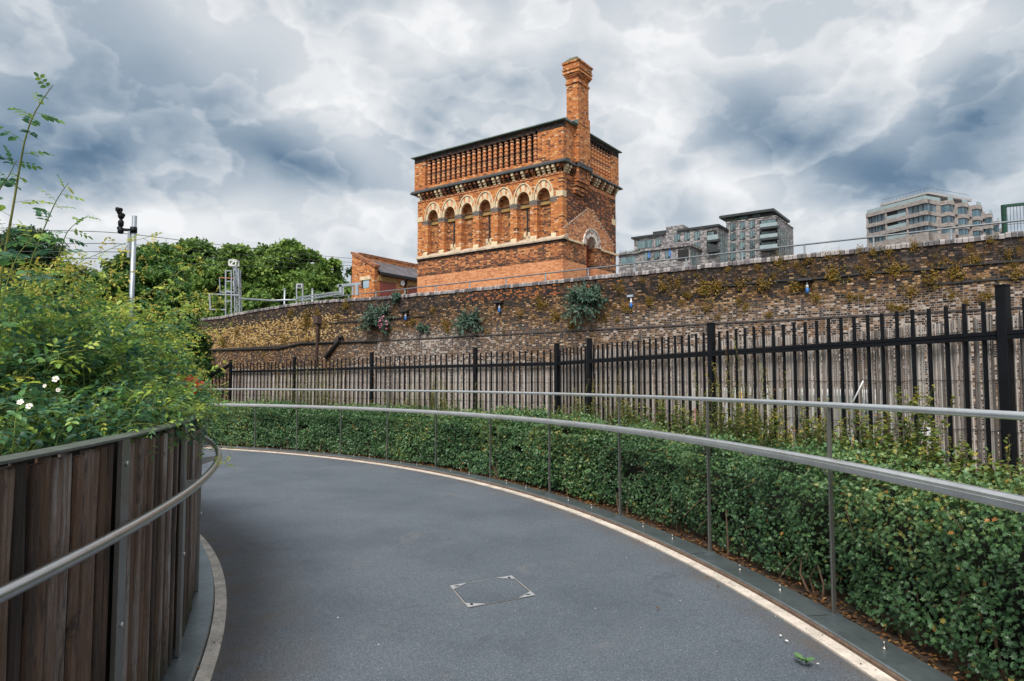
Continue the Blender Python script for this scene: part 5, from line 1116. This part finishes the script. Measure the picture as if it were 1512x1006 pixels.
tree_at(36, 338, 46, 'broadleaf_tree', 'dark round tree behind the tall rose canes at the far left', 92, 36000, .26, M['darkleaf'], 3, gt, 2.0)
tree_at(222, 366, 70, 'broadleaf_tree', 'green tree directly behind the camera pole', 70, 15000, .52, M['treeleaf'], 4, gt)
tree_at(292, 356, 76, 'broadleaf_tree', 'green tree between the camera pole and the lattice mast', 66, 16000, .52, M['treeleaf'], 5, gt)
tree_at(352, 364, 68, 'broadleaf_tree', 'green tree directly behind the lattice mast', 56, 15000, .50, M['treeleaf'], 6, gt, bias=.04)
tree_at(424, 359, 72, 'broadleaf_tree', 'highest-crowned green tree right of the lattice mast', 66, 19000, .50, M['treeleaf'], 8, gt, bias=.05)
tree_at(484, 385, 66, 'broadleaf_tree', 'lower green tree sloping down towards the brick outbuilding', 40, 10000, .48, M['treeleaf'], 9, gt, bias=.03)
tree_at(458, 372, 74, 'broadleaf_tree', 'green tree filling the dip right of the highest-crowned tree', 36, 9000, .50, M['treeleaf'], 14, gt, bias=.02)
tree_at(258, 364, 80, 'broadleaf_tree', 'green tree closing the gap right of the camera pole', 50, 11000, .50, M['treeleaf'], 21, gt)
tree_at(322, 366, 78, 'broadleaf_tree', 'green tree closing the gap left of the lattice mast', 50, 11000, .50, M['treeleaf'], 22, gt)
tree_at(390, 366, 80, 'broadleaf_tree', 'green tree closing the gap right of the lattice mast', 52, 12000, .50, M['treeleaf'], 23, gt)
tree_at(190, 378, 72, 'broadleaf_tree', 'low green tree left of the camera pole', 34, 7000, .50, M['treeleaf'], 15, gt)
tree_at(519, 398, 110, 'broadleaf_tree', 'small dark distant tree just left of the brick outbuilding', 15, 2500, .6, M['darkleaf'], 10, gt)
for i, (px, py, D, r, lab) in enumerate(((318,440,45,30,'scrubby bush at the foot of the lattice mast'),(392,436,46,34,'low bush between the lattice mast and the small grey signal box'),(462,432,50,36,'low bush right of the small grey signal box'),(120,430,34,46,'dark laurel bush low between the rose canes and the camera pole'),(60,432,30,50,'dense dark bush below the far left tree'))):
    tree_at(px, py, D, 'bush', lab, r, 6500, .26, M['darkleaf'] if i > 2 else M['treeleaf'], 30+i, 'bushes behind the brick wall', 3.2 if i > 2 else 4.6, 6, bias=-.12 if i < 3 else 0)
# glossy tree with yellowing leaves between planter and wall
b = at(238, 640, 21.5); lob = []; rg = random.Random(12)
for px, py, rr in ((205,392,26),(240,385,26),(245,420,28),(225,430,38),(180,440,34),(250,470,42),(268,470,30),(284,528,26),(262,545,38),(215,500,46),(160,480,36),(312,553,14),(262,440,24),(175,405,22),(235,560,50),(294,506,16)):
    D = 21.5+rg.uniform(-1.4,1.0); p = at(px, py, D); lob.append((p.x-b.x, D-21.5, p.z, rr/F*D, 1.0))
tree('cherry_tree', 'glossy green tree with yellowing leaf tips between the camera pole and the fence', (b.x, 21.5, 0), 5.4, lob, 30000, .165, M['cherry'], 77, None, LEAF_LONG, droop=.75)

# ------------------------------------------------------------------ roses in the planter
def bez(p0, p1, p2, n):
    return [p0*(1-t)**2+p1*2*t*(1-t)+p2*t*t for t in [i/n for i in range(n+1)]]
class Rose:
    def __init__(s, seed): s.r = np.random.default_rng(seed); s.mb = MB(); s.tone = []; s.P=[]; s.D=[]; s.N=[]; s.S=[]; s.T=[]; s.fl=[]
    def cane(s, pts, r0, leaf_from=.1, step=.055, leaf=.030, young=.5, leaflets=5):
        rg = s.r; pts = [Vector(p) for p in pts]; n = len(pts); b0 = len(s.mb.v)
        s.mb.tube(pts, [r0*(1-.78*i/(n-1)) for i in range(n)], 5, caps=False)
        s.tone += [min(1, max(0, .30+.3*rg.random()))]*(len(s.mb.v)-b0)
        L = sum((pts[i+1]-pts[i]).length for i in range(n-1)); m = max(3, int(L/step))
        for j in range(m):
            f = leaf_from+(1-leaf_from)*(j+rg.random()*.6)/m
            if f >= 1: f = .995
            x = f*(n-1); i = int(x); p = pts[i].lerp(pts[i+1], x-i); d = (pts[i+1]-pts[i]).normalized()
            th = j*2.4+rg.normal(0,.4); side = d.orthogonal().normalized(); side.rotate(Matrix.Rotation(th, 3, d)); ax = (side*.9+d*.35+Vector((0,0,.05))).normalized()
            sz = 1.16*leaf*(1.15-.60*max(0, f-.45)/.55)*rg.uniform(.75,1.2); tn = min(1, max(0, rg.normal(.33,.15)+young*max(0, f-.45)*1.1))
            up = (Vector((0,0,1))+side*.15+Vector(rg.normal(0,.3,3))).normalized(); lat = ax.cross(up).normalized(); length = sz*2.6
            s.mb.tube([p, p+ax*length*.5, p+ax*length-Vector((0,0,length*.18))], [.0011,.0009,.0006], 3, caps=False); s.tone += [.25]*9
            for q in range(leaflets):
                if q == leaflets-1: c = p+ax*length-Vector((0,0,length*.18)); dd = ax-Vector((0,0,.35))
                else:
                    k = (q//2+1)/(leaflets//2+.6); c = p+ax*length*k-Vector((0,0,length*.12*k)); dd = ax*.45+lat*(1 if q % 2 else -1)-Vector((0,0,.25))
                s.P.append(c); s.D.append(dd); s.N.append(up+Vector(rg.normal(0,.25,3))); s.S.append(sz*rg.uniform(.85,1.15)); s.T.append(min(1, max(0, tn+rg.normal(0,.06))))
    def flower(s, c, r, face): s.fl.append((Vector(c), r, Vector(face).normalized()))
    def build(s, root, red=False):
        o = s.mb.build('canes', M['cane'], root, fix=False); a = o.data.attributes.new('tone', 'FLOAT', 'POINT'); a.data.foreach_set('value', np.array(s.tone, np.float32))
        A = lambda x: np.array([tuple(v) for v in x], float)
        leaves('foliage', A(s.P), A(s.D), A(s.N), np.array(s.S), LEAF_PLAIN, M['rose'], np.array(s.T), root)
        for c, r, face in s.fl:
            q = MB(); a = face.orthogonal().normalized(); b = face.cross(a)
            for k in range(5):
                t0 = 2*math.pi*k/5+s.r.normal(0,.1); pts = [c]
                vs = []
                for dt, rr, lift in ((-.55,.55,.12),(-.5,.95,.16),(-.18,1.05,.10),(.18,1.0,.14),(.5,.95,.2),(.55,.5,.10)):
                    vs.append(c+(a*math.cos(t0+dt)+b*math.sin(t0+dt))*r*rr+face*r*(lift+s.r.normal(0,.05)))
                q.add([tuple(c)]+[tuple(v) for v in vs], [(0,i,i+1) for i in range(1,6)])
            f_ = q.build('flower', M['petal_red' if red else 'petal_white'], root, fix=False)
            if not red:
                q = MB(); q.tube([c+face*r*.02, c+face*r*.2], [r*.26, r*.16], 8); q.build('flower_centre', M['petal_yellow'], f_)
SOILZ = 1.26
def inplanter(p, m=.15): return math.hypot(p[0]-CI[0], p[1]-CI[1]) < RI-m
def rose_bush(label, seed, cx, cy, spread, n, hmax, young=.5, flowers=(), extra=(), red=False, lean=(0, 0), sprays=13, rimh=.40):
    root = thing('rose_bush', label, 'rose bush', (cx, cy, SOILZ), 0, 'wild roses filling the planter'); R = Rose(seed); rg = R.r; n = int(n*1.75); o = Vector((cx, cy, SOILZ)); k = 0; tries = 0
    while k < n and tries < n*20:
        tries += 1
        th = rg.uniform(0, 2*math.pi); rr = spread*math.sqrt(rg.random()); b = Vector((cx+rr*math.cos(th), cy+rr*math.sin(th), SOILZ-.03))
        if not inplanter(b, .25): continue
        h = hmax*rg.uniform(.22, 1.0); out = Vector((rg.normal(lean[0], .35), rg.normal(lean[1], .35), 0)); tip = b+out*h+Vector((0,0,h*rg.uniform(.55,.95)))
        # stems lean over the capping only a little, and never below it
        if not inplanter(tip, -.22): continue
        if math.hypot(tip.x, tip.y) < 1.9: continue
        mid = b+out*h*.25+Vector((0,0,h*.85)); pts = [p-o for p in bez(b, mid, tip, 7)]
        R.cane(pts, rg.uniform(.002,.0042), .04, .034, rg.uniform(.027,.038), young*rg.uniform(.5,2.0)); k += 1
    # low growth crowding the rim, some of it hanging over the capping
    am = math.atan2(cy-CI[1], cx-CI[0]); half = (spread+.25)/RI
    for q_ in range(int(n*(.75 if seed < 3 else .42))):
        a = am+rg.uniform(-half, half); r_ = RI-rg.uniform(.12, .62 if seed < 3 else .42); b = Vector((CI[0]+r_*math.cos(a), CI[1]+r_*math.sin(a), SOILZ-.03)); h = rg.uniform(.10, rimh)
        if math.hypot(b.x, b.y) < 1.5: continue
        out = Vector((math.cos(a), math.sin(a), 0)); tip = b+out*min(.36, RI+.07-r_)*rg.uniform(.1,1.0)+Vector((rg.normal(0,.10), rg.normal(0,.10), h*rg.uniform(.6,1.0)))
        R.cane([p-o for p in bez(b, b+Vector((0,0,h*1.1)), tip, 6)], rg.uniform(.0016,.003), .03, .030, rg.uniform(.024,.036), young*rg.uniform(.2,1.2))
    # long arching sprays with yellow tips above the mass
    for q_ in range(int(sprays)):
        th = rg.uniform(0, 2*math.pi); rr = spread*math.sqrt(rg.random()); b = Vector((cx+rr*math.cos(th), cy+rr*math.sin(th), SOILZ))
        if not inplanter(b, .3): continue
        h = hmax*rg.uniform(.9, 1.25); out = Vector((rg.normal(.25,.35), rg.normal(-.05,.35), 0)); tip = b+out*h+Vector((0,0,h*rg.uniform(.8,1.0)))
        if not inplanter(tip, -.25) or math.hypot(tip.x, tip.y) < 2.3: continue
        R.cane([p-o for p in bez(b, b+out*h*.2+Vector((0,0,h*.9)), tip, 9)], rg.uniform(.003,.0045), .25, .050, rg.uniform(.025,.032), 1.6)
    for pts, r0, leaf, yg in extra: 
        pts = [Vector(p)-o for p in pts]; R.cane(pts, r0, .10, .075, leaf*1.15, yg, 7)
    for c, r, f in flowers: R.flower(Vector(c)-o, r*(1 if red else .8), f)
    R.build(root, red); return root
def path3(pix, D0, D1):
    n = len(pix); return [at(px, py, D0+(D1-D0)*i/(n-1)) for i, (px, py) in enumerate(pix)]
def smooth3(pts, n=14):
    """Catmull-Rom through the points"""
    P = [pts[0]]+list(pts)+[pts[-1]]; out = []
    for i in range(1, len(P)-2):
        for k in range(max(2, n//(len(pts)-1))):
            t = k/max(2, n//(len(pts)-1)); p0, p1, p2, p3 = P[i-1], P[i], P[i+1], P[i+2]
            out.append(.5*((2*p1)+(p2-p0)*t+(2*p0-5*p1+4*p2-p3)*t*t+(3*p1-p0-3*p2+p3)*t**3))
    return out+[pts[-1]]
c1 = (smooth3(path3([(-14,520),(4,395),(22,290),(36,210),(52,165),(78,126)], 3.3, 3.1)), .0075, .036, .25)
c1b = (smooth3(path3([(-30,420),(-8,300),(14,258),(25,236)], 3.3, 3.2)), .0045, .031, .3)
c2 = (smooth3(path3([(10,520),(38,410),(66,335),(84,295),(101,270)], 3.7, 3.5)), .0055, .031, .5)
c3 = (smooth3(path3([(52,500),(78,410),(94,355),(106,335),(131,318)], 4.0, 3.8)), .0048, .029, .6)
c4 = (smooth3(path3([(70,560),(150,480),(215,435),(268,400),(302,386)], 5.0, 5.2)), .0045, .027, 1.3)
c5 = (smooth3(path3([(160,540),(215,470),(262,405),(272,362)], 5.6, 5.8)), .0042, .027, 1.2)
c6 = (smooth3(path3([(190,590),(250,520),(300,470),(328,440)], 6.4, 6.8)), .0040, .026, 1.2)
c7 = (smooth3(path3([(230,600),(280,560),(318,545),(345,532)], 6.4, 6.6)), .0036, .026, 1.2)
c8 = (smooth3(path3([(195,650),(242,640),(270,650),(300,660),(325,672),(338,690)], 4.45, 4.6)), .0030, .024, 1.0)
c10 = (smooth3(path3([(-20,620),(-8,500),(10,420),(30,372),(62,338)], 3.0, 3.0)), .0045, .036, .3)
c11 = (smooth3(path3([(-40,600),(-25,470),(-5,380),(18,330)], 3.1, 3.0)), .0045, .036, .2)
c12 = (smooth3(path3([(30,600),(40,520),(62,455),(96,410),(130,395)], 3.6, 3.6)), .0042, .033, .7)
c13 = (smooth3(path3([(80,600),(100,520),(120,460),(160,425)], 4.0, 4.2)), .0040, .032, .9)
c9 = (smooth3(path3([(262,645),(300,640),(330,655),(342,676)], 4.9, 4.9)), .0026, .023, 1.0)
rose_bush('tall rose with long canes reaching above the trees at the far left', 1, -2.95, 3.6, .75, 95, .95, .35, [(at(43,600,2.75), .016, (.3,-1,.5))], [c1, c1b, c2, c3, c10, c11, c12, c13])
rose_bush('rose bush with white flowers leaning on the capping in the left foreground', 2, -2.75, 4.25, .75, 120, 1.0, .45, [(at(82,560,3.0), .018, (.3,-1,.5)), (at(30,594,2.8), .016, (.3,-1,.6)), (at(86,576,3.0), .012, (.5,-1,.2)), (at(66,570,3.05), .011, (0,-1,.4))], [c4])
rose_bush('yellow-tipped rose bush in front of the camera pole', 3, -3.35, 5.35, .85, 135, 1.2, .75, (), [c5])
rose_bush('rose bush trailing a long sprig over the steel handrail', 4, -3.1, 5.75, .65, 110, .80, .6, (), [c7, c8, c9], lean=(.1, -.1), rimh=.22)
rose_bush('rose bush arching towards the far end of the planter', 5, -4.35, 7.1, 1.0, 150, 1.2, .7, (), [c6], rimh=.2)
rose_bush('deep green rose bush at the back of the planter, left of the camera pole', 6, -5.2, 6.2, 1.2, 120, 1.45, .4)
rose_bush('rose bush at the back left of the planter below the dark tree', 9, -4.3, 4.9, .9, 120, 1.2, .45)
rose_bush('scarlet-flowered rose at the far tip of the planter, above the handrail bend', 7, -2.95, 6.05, .35, 30, .40, .6,
          [(at(287+random.gauss(0,6.5), 571+random.gauss(0,4.2), 5.05+random.uniform(-.1,.1)), .023, (random.gauss(0,.4),-1,random.gauss(.2,.4))) for k in range(26)]+[(at(262+random.gauss(0,8), 566+random.gauss(0,6), 5.35), .017, (random.gauss(0,.4),-1,.2)) for k in range(7)], red=True, sprays=0, rimh=.16)

# ------------------------------------------------------------------ camera pole in the planter
PS = .70; pb = at(191, 540, 5.15); ptop = at(189, 319, 5.15)
pole = thing('camera_pole', 'slim galvanised pole carrying black security cameras above the roses', 'pole', (pb.x, 5.15, SOILZ)); pole.scale = (PS, PS, PS); H = (ptop.z-SOILZ)/PS
mb = MB(); mb.tube([(0,0,-.05),(0,0,H)], .025, 12); mb.build('pole', M['galv'], pole)
mb = MB(); mb.bar((-.045,-.01,H-.46), (-.045,-.01,H-.17), .026, .02); mb.tube([(-.05,-.01,H-.28),(-.075,-.02,H-.36),(-.10,-.02,H-.42)], .008, 6); mb.build('conduit', M['galv'], pole)
mb = MB(); mb.tube([(0,0,H-.16),(-.10,-.01,H-.155),(-.17,-.02,H-.135)], .016, 8); mb.tube([(-.005,0,H-.19),(-.005,0,H-.125)], .036, 10); mb.build('bracket_arm', M['black'], pole)
mb = MB(); mb.lathe((-.135,-.02,H-.17), [(.022,-.03),(.030,-.02),(.031,.02),(.022,.03),(.016,.045),(.027,.055),(.030,.10),(.022,.115),(.013,.125),(.022,.135),(.034,.155),(.030,.185),(.013,.20)], 12)
mb.build('camera_turret', M['black'], pole)
mb = MB(); mb.tube([(-.13,-.02,H+.06),(-.16,-.07,H+.055)], [.022,.025], 10); mb.tube([(-.11,-.02,H+.00),(-.09,-.06,H-.005)], [.018,.020], 10); mb.obox((-.15,-.03,H+.035), (.022,.034,.016), .4); mb.build('camera_head', M['black'], pole)

# ------------------------------------------------------------------ railway steelwork on the terrace, left
def lattice(mb, a, b, w, d, bays, r=.03):
    """four-post lattice from a up to b (world points)"""
    a = Vector(a); b = Vector(b)
    for sx in (-1,1):
        for sy in (-1,1): mb.bar(a+Vector((sx*w/2,sy*d/2,0)), b+Vector((sx*w/2,sy*d/2,0)), r*1.6)
    for i in range(bays):
        p = a.lerp(b, i/bays); q = a.lerp(b, (i+1)/bays); s = 1 if i % 2 else -1
        for sy in (-1,1): mb.bar(p+Vector((-s*w/2,sy*d/2,0)), q+Vector((s*w/2,sy*d/2,0)), r*.8); mb.bar(q+Vector((-w/2,sy*d/2,0)), q+Vector((w/2,sy*d/2,0)), r*.8)
        for sx in (-1,1): mb.bar(p+Vector((sx*w/2,-s*d/2,0)), q+Vector((sx*w/2,s*d/2,0)), r*.8)
D = 34.0; ln = at(351, 440, D); lm = thing('lattice_mast', 'grey steel lattice mast with a boxed top beside a ladder frame', 'mast', (ln.x, D, 4.3)); O = Vector((ln.x, D, 4.3)); pxm = D/F
mb = MB(); tp = at(350, 398, D); lattice(mb, at(352,465,D)-O, tp-O, 7*pxm, .25, 9, .026); mb.bar(at(347,393,D)-O, at(355,425,D)-O, .10); mb.build('lattice', M['galv'], lm)
mb = MB(); c = at(345.5, 389, D)-O; w = 5*pxm
for sx in (-1,1):
    for sy in (-1,1): mb.bar(c+Vector((sx*w,sy*.18,-4*pxm)), c+Vector((sx*w,sy*.18,4*pxm)), .05)
for sz in (-1,1):
    for sy in (-1,1): mb.bar(c+Vector((-w,sy*.18,sz*4*pxm)), c+Vector((w,sy*.18,sz*4*pxm)), .05)
    for sx in (-1,1): mb.bar(c+Vector((sx*w,-.18,sz*4*pxm)), c+Vector((sx*w,.18,sz*4*pxm)), .05)
mb.bar(c+Vector((-w,-.18,-4*pxm)), c+Vector((w,-.18,4*pxm)), .04); mb.build('top_box', M['white_metal'], lm)
mb = MB(); mb.tube([c+Vector((-w*.3,0,-4*pxm)), at(349,402,D)-O, at(348,440,D)-O], .07, 8); mb.tube([at(345,415,D)-O, at(347,440,D)-O], .045, 6); mb.build('duct', M['galv'], lm)
ld = thing('ladder_frame', 'grey upright ladder frame with an orange crossbar left of the lattice mast', 'ladder', (at(337,440,D).x, D, 4.3)); O = Vector((at(337,440,D).x, D, 4.3))
mb = MB()
for px in (333.3, 341.7): mb.bar(at(px,399,D)-O, at(px,468,D)-O, .055)
for py in (400, 415.5, 430, 445): mb.bar(at(333.3,py,D)-O, at(341.7,py,D)-O, .05)
mb.build('ladder', M['galv'], ld)
mb = MB(); mb.bar(at(324,410,D)-O, at(348,411.5,D)-O, .045); mb.build('crossbar', simple('rusty_orange_bar', (.40,.16,.07), .8, 0, .2, 4), ld)
mb = MB(); mb.bar(at(324,410,D)-O, at(325,431,D)-O, .035); mb.bar(at(325,431.5,D)-O, at(350,431.5,D)-O, .05); mb.build('side_frame', M['galv'], ld)
hr_ = thing('platform_railing', 'pale steel platform railing in front of the ladder frame', 'railing', (at(320,455,D-.6).x, D-.6, 4.3)); O = Vector((at(320,455,D-.6).x, D-.6, 4.3)); d_ = D-.6
mb = MB(); mb.bar(at(309,434,d_)-O, at(352,436,d_)-O, .06); mb.bar(at(309.5,434,d_)-O, at(310.5,457,d_)-O, .07); mb.bar(at(302,457,d_)-O, at(334,457.5,d_)-O, .06); mb.build('frame', M['galv'], hr_)
D = 36.0; s0 = at(442.5, 440, D); sb = thing('signal_box', 'small grey signal cabinet on two posts behind the wall', 'signal', (s0.x, D, 4.3)); O = Vector((s0.x, D, 4.3))
mb = MB(); 
for px in (438, 447): mb = MB(); mb.bar(at(px,419,D)-O, at(px,448,D)-O, .06); mb.build('post', M['galv'], sb)
mb = MB(); a = at(439,426,D)-O; b2 = at(446.5,419.5,D)-O; mb.box((a.x,-.1,a.z), (b2.x,.1,b2.z)); mb.build('cabinet', M['white_metal'], sb)
mb = MB(); 
for k in (.3,.7): x = a.x+(b2.x-a.x)*k; mb.box((x-.05,-.12,a.z+.04), (x+.05,-.1,b2.z-.04))
mb.build('louvre', M['slatecap'], sb)
for px, lab in ((420,'short grey post left of the signal cabinet'), (461,'short grey post right of the signal cabinet')):
    p = at(px, 445, D); t_ = MB(); t_.tube([(0,0,0),(0,0,at(px,427,D).z-4.3)], .05, 8); t_.tube([(0,0,at(px,427,D).z-4.3),(0,0,at(px,426.5,D).z-4.28)], .065, 8); o = t_.build('fence_post', M['galv']); o.location = (p.x, D, 4.3); tag(o, lab, 'post', 'short posts behind the wall')
# low grey pipe rail and slatted walkway edge near the bend in the wall
D = 27.5; mb = MB(); mb.tube([at(352,441,D), at(400,444,D-.8), at(438,443,D-1.2)], .04, 6); tag(mb.build('pipe_rail', M['galv']), 'low grey pipe rail just above the bend in the brick wall', 'railing')
a, b2 = at(444,444,26.6), at(505,433.5,24.2); wk = thing('slatted_walkway', 'slatted metal walkway edge lying along the wall top left of the outbuilding', 'walkway', a)
mb = MB(); mb.bar((0,0,0), b2-a, .05); u_ = Vector((-.25,.35,.16)); mb.bar(u_, b2-a+u_*.6, .05); mb.build('side_rail', M['galv'], wk)
mb = MB()
for k in range(17): p = (b2-a)*(k/16); mb.bar(p, p+u_*(1-.4*k/16), .04, .015)
mb.build('slats', M['galv'], wk)
D = 25.5; a = at(500,433,D); fr_ = thing('steel_trestle', 'pale steel trestle frame beside the outbuilding window', 'trestle', a)
mb = MB(); mb.bar(at(498,422.5,D)-a, at(533,419,D)-a, .10)
for px, w in ((503,.10),(507,.05),(521,.06),(527,.12)): mb.bar(at(px,421,D)-a, at(px,436,D)-a, w)
mb.build('frame', M['galv'], fr_)
# green mesh fence at the right end of the terrace
D = 17.5; a = at(1483, 335, D); gm = thing('mesh_fence', 'green framed weldmesh fence at the right end of the wall', 'fence', (a.x, D, 4.3)); O = Vector((a.x, D, 4.3)); ex = Vector((.86,-.5,0))
zt_ = at(1483, 303, D).z-4.3; mb = MB(); mb.bar((0,0,-.1), (0,0,zt_), .085); mb.bar((0,0,zt_-.03), ex*3.2+Vector((0,0,zt_-.03)), .07); mb.bar(ex*3.2, ex*3.2+Vector((0,0,zt_)), .085); mb.build('frame', simple('green_paint', (.008,.055,.035), .4, 0, .15, 4), gm)
mb = MB()
for k in range(1, 46): mb.bar(ex*3.2*k/46+Vector((0,0,0)), ex*3.2*k/46+Vector((0,0,zt_-.05)), .008)
for z in (.2, .5, .8, 1.1, 1.4): 
    if z < zt_: mb.bar(Vector((0,0,z)), ex*3.2+Vector((0,0,z)), .010)
mb.build('mesh', M['slatecap'], gm)
# overhead line wires
for k, (pl, lab) in enumerate((([(-60,338,40),(0,340,41),(100,341,42),(189,345.6,44),(313,360.5,54),(456,376,66),(518,381.8,72),(640,392,84)], 'topmost overhead wire crossing in front of the trees'),
        ([(-60,359,40),(90,360,42),(189,361,44),(313,372,54),(456,384,66),(518,387.5,72),(640,396,84)], 'second overhead wire, just under the topmost one'),
        ([(-60,371,40),(90,372,42),(189,373,44),(313,381,54),(456,390,66),(518,392.5,72),(640,400,84)], 'third overhead wire, below the second'),
        ([(-60,380,40),(90,381,42),(189,384,44),(313,391,54),(456,396,66),(518,398,72),(640,404,84)], 'lowest overhead wire above the brick outbuilding'))):
    mb = MB(); mb.tube(smooth3([at(*p) for p in pl], 42), .022, 5); tag(mb.build('overhead_wire', M['slatecap']), lab, 'wire', 'overhead railway wires')
# parked van glimpsed through the cane screen
vp = at(1178, 640, 11.2); van = thing('van', 'white van with yellow stripe glimpsed through gaps in the cane screen', 'van', (vp.x, vp.y, 0), RAD(-36))
mb = MB(); mb.prism([(-1.5,.45),(1.9,.45),(1.9,.92),(1.6,1.02),(1.2,1.50),(-1.5,1.52)], 'y', -.8, .8); mb.build('body', simple('dusty_white_van_paint', (.50,.51,.52), .45, 0, .1, 2), van, .04)
mb = MB(); mb.prism([(.1,1.0),(1.4,1.0),(1.08,1.42),(.1,1.42)], 'y', -.812, -.795); mb.build('window', M['glass'], van)
mb = MB(); mb.box((-1.45,-.812,.66), (1.85,-.80,.82)); mb.build('stripe', simple('yellow_stripe', (.75,.48,.02), .5, 0, .05, 2), van)
mb = MB(); mb.box((-1.48,-.815,.95), (-1.34,-.80,1.18)); mb.build('tail_light', M['petal_red'], van)
for x in (-.9, 1.2):
    mb = MB(); mb.tube([(x,-.83,.33),(x,-.62,.33)], .33, 18); w_ = mb.build('wheel', M['dark'], van); mb = MB(); mb.tube([(x,-.84,.33),(x,-.83,.33)], .2, 14); mb.build('rim', M['galv'], w_)
bp = at(1096, 640, 10.6); bo = thing('barrier_post', 'yellow post seen through the cane screen beside the second tall fence post', 'post', (bp.x, bp.y, 0)); mb = MB(); mb.tube([(0,0,0),(0,0,1.42)], .085, 12); mb.lathe((0,0,1.42), [(.085,0),(.06,.04),(.02,.055)], 12); mb.build('shaft', simple('yellow_paint', (.75,.45,.03), .5, 0, .1, 3), bo); mb = MB(); mb.tube([(0,0,1.1),(0,0,1.22)], .088, 12); mb.build('band', M['dark'], bo)
# ------------------------------------------------------------------ on the path
mh = [Vector((-.487,5.497,0)), Vector((-.006,5.781,0)), Vector((.174,5.256,0)), Vector((-.309,4.977,0))]; c = sum(mh, Vector())/4
cv = thing('access_cover', 'recessed access cover in the path with four bright metal corner plates', 'manhole cover', c)
P = [p-c for p in mh]; mb = MB()
for k in range(4):
    a, b2 = P[k], P[(k+1) % 4]; n_ = Vector((-(b2-a).y, (b2-a).x, 0)).normalized()*(.0035 if k % 2 == 0 else .0055)
    mb.add([tuple(a+n_+Vector((0,0,.004))), tuple(b2+n_+Vector((0,0,.004))), tuple(b2-n_+Vector((0,0,.004))), tuple(a-n_+Vector((0,0,.004)))], [(0,1,2,3)])
mb.build('frame', simple('worn_edge_metal', (.34,.32,.30), .5, .3, .4, 14), cv, fix=False)
mb = MB()
for k in range(4):
    a, b2 = P[k]*.972, P[(k+1) % 4]*.972; n_ = Vector((-(b2-a).y, (b2-a).x, 0)).normalized()*.0032
    mb.add([tuple(a+n_+Vector((0,0,.0036))), tuple(b2+n_+Vector((0,0,.0036))), tuple(b2-n_+Vector((0,0,.0036))), tuple(a-n_+Vector((0,0,.0036)))], [(0,1,2,3)])
mb.build('joint', M['dark'], cv, fix=False)
inf = MB(); inf.add([tuple(p*.985+Vector((0,0,.003))) for p in P], [(0,1,2,3)])
ia = inf.build('infill', M['asphalt'], cv, fix=False)
for k in range(4):
    p = P[k]; e1 = (P[(k+1) % 4]-p).normalized(); e2 = (P[k-1]-p).normalized(); Z = Vector((0,0,.0065)); l1, l2 = (.145,.085) if k % 2 == 0 else (.085,.145)
    if k % 2: l1, l2 = .10, .145
    else: l1, l2 = .145, .10
    mb = MB(); mb.add([tuple(p+Z), tuple(p+e1*l1+Z), tuple(p+e2*l2+Z)], [(0,1,2)]); cp = mb.build('corner_plate', simple('bright_corner_metal', (.46,.48,.50), .45, .35, .1, 20), cv, fix=False)
    q = p+e1*.046+e2*.036; mb = MB(); mb.add([tuple(q+e1*.030+e2*.004+Vector((0,0,.008))), tuple(q+e2*.016+Vector((0,0,.008))), tuple(q-e1*.026+Vector((0,0,.008))), tuple(q-e2*.013+Vector((0,0,.008)))], [(0,1,2,3)]); mb.build('key_hole', M['dark'], cp, fix=False)
# fallen leaves and petals
def small_leaf(name, label, px, py, size, mat, tones, n=1, group=None, curl=.3):
    g = ground(px, py, .006); rg = np.random.default_rng(int(px*7+py)); Pn = np.tile((0,0,.012),(n,1))+rg.normal(0,.012,(n,3))*[1,1,.4]*(n > 1); Pn[:,2] = np.abs(Pn[:,2])+.004
    th = rg.uniform(0,6.28,n); Dn = np.stack([np.cos(th), np.sin(th), np.full(n, curl)*(n > 1)], 1)
    o = leaves(name, Pn, Dn, np.tile((0,0,1.),(n,1))+rg.normal(0,.25,(n,3)), np.full(n, size)*rg.uniform(.8,1.1,n), LEAF_PLAIN, mat, rg.uniform(*tones,n)); o.location = g
    tag(o, label, 'leaf' if 'leaf' in name else 'petal', group)
small_leaf('fallen_leaf_sprig', 'crumpled green leaf cluster lying on the path near the right kerb', 1187, 982, .062, M['hedge'], (.4,.75), 9, None, .5)
for px, py, lab in ((970,902,'yellow leaf lying alone on the asphalt'), (1172,886,'brown leaf on the pale right-hand kerb'), (946,801,'brown leaf on the kerb edge below the middle of the hedge'), (290,992,'brown leaf on the pale left-hand kerb'), (1060,867,'orange leaf at the kerb left of a steel stud')):
    small_leaf('fallen_leaf', lab, px, py, .035, M['litter'], (.6,1.0), 1, 'fallen leaves on the path')
for i, (px, py) in enumerate(((925,827),(1060,967),(1152,941),(1159,949),(1210,985),(1145,914),(500,915),(412,740),(760,905),(1005,890),(878,902),(560,955),(640,760),(720,800))):
    small_leaf('petal', 'pale fallen petal lying on the dark asphalt path', px, py, .022 if i < 5 else .014, M['petal_white'], (0,1), 1, 'fallen petals on the asphalt path')
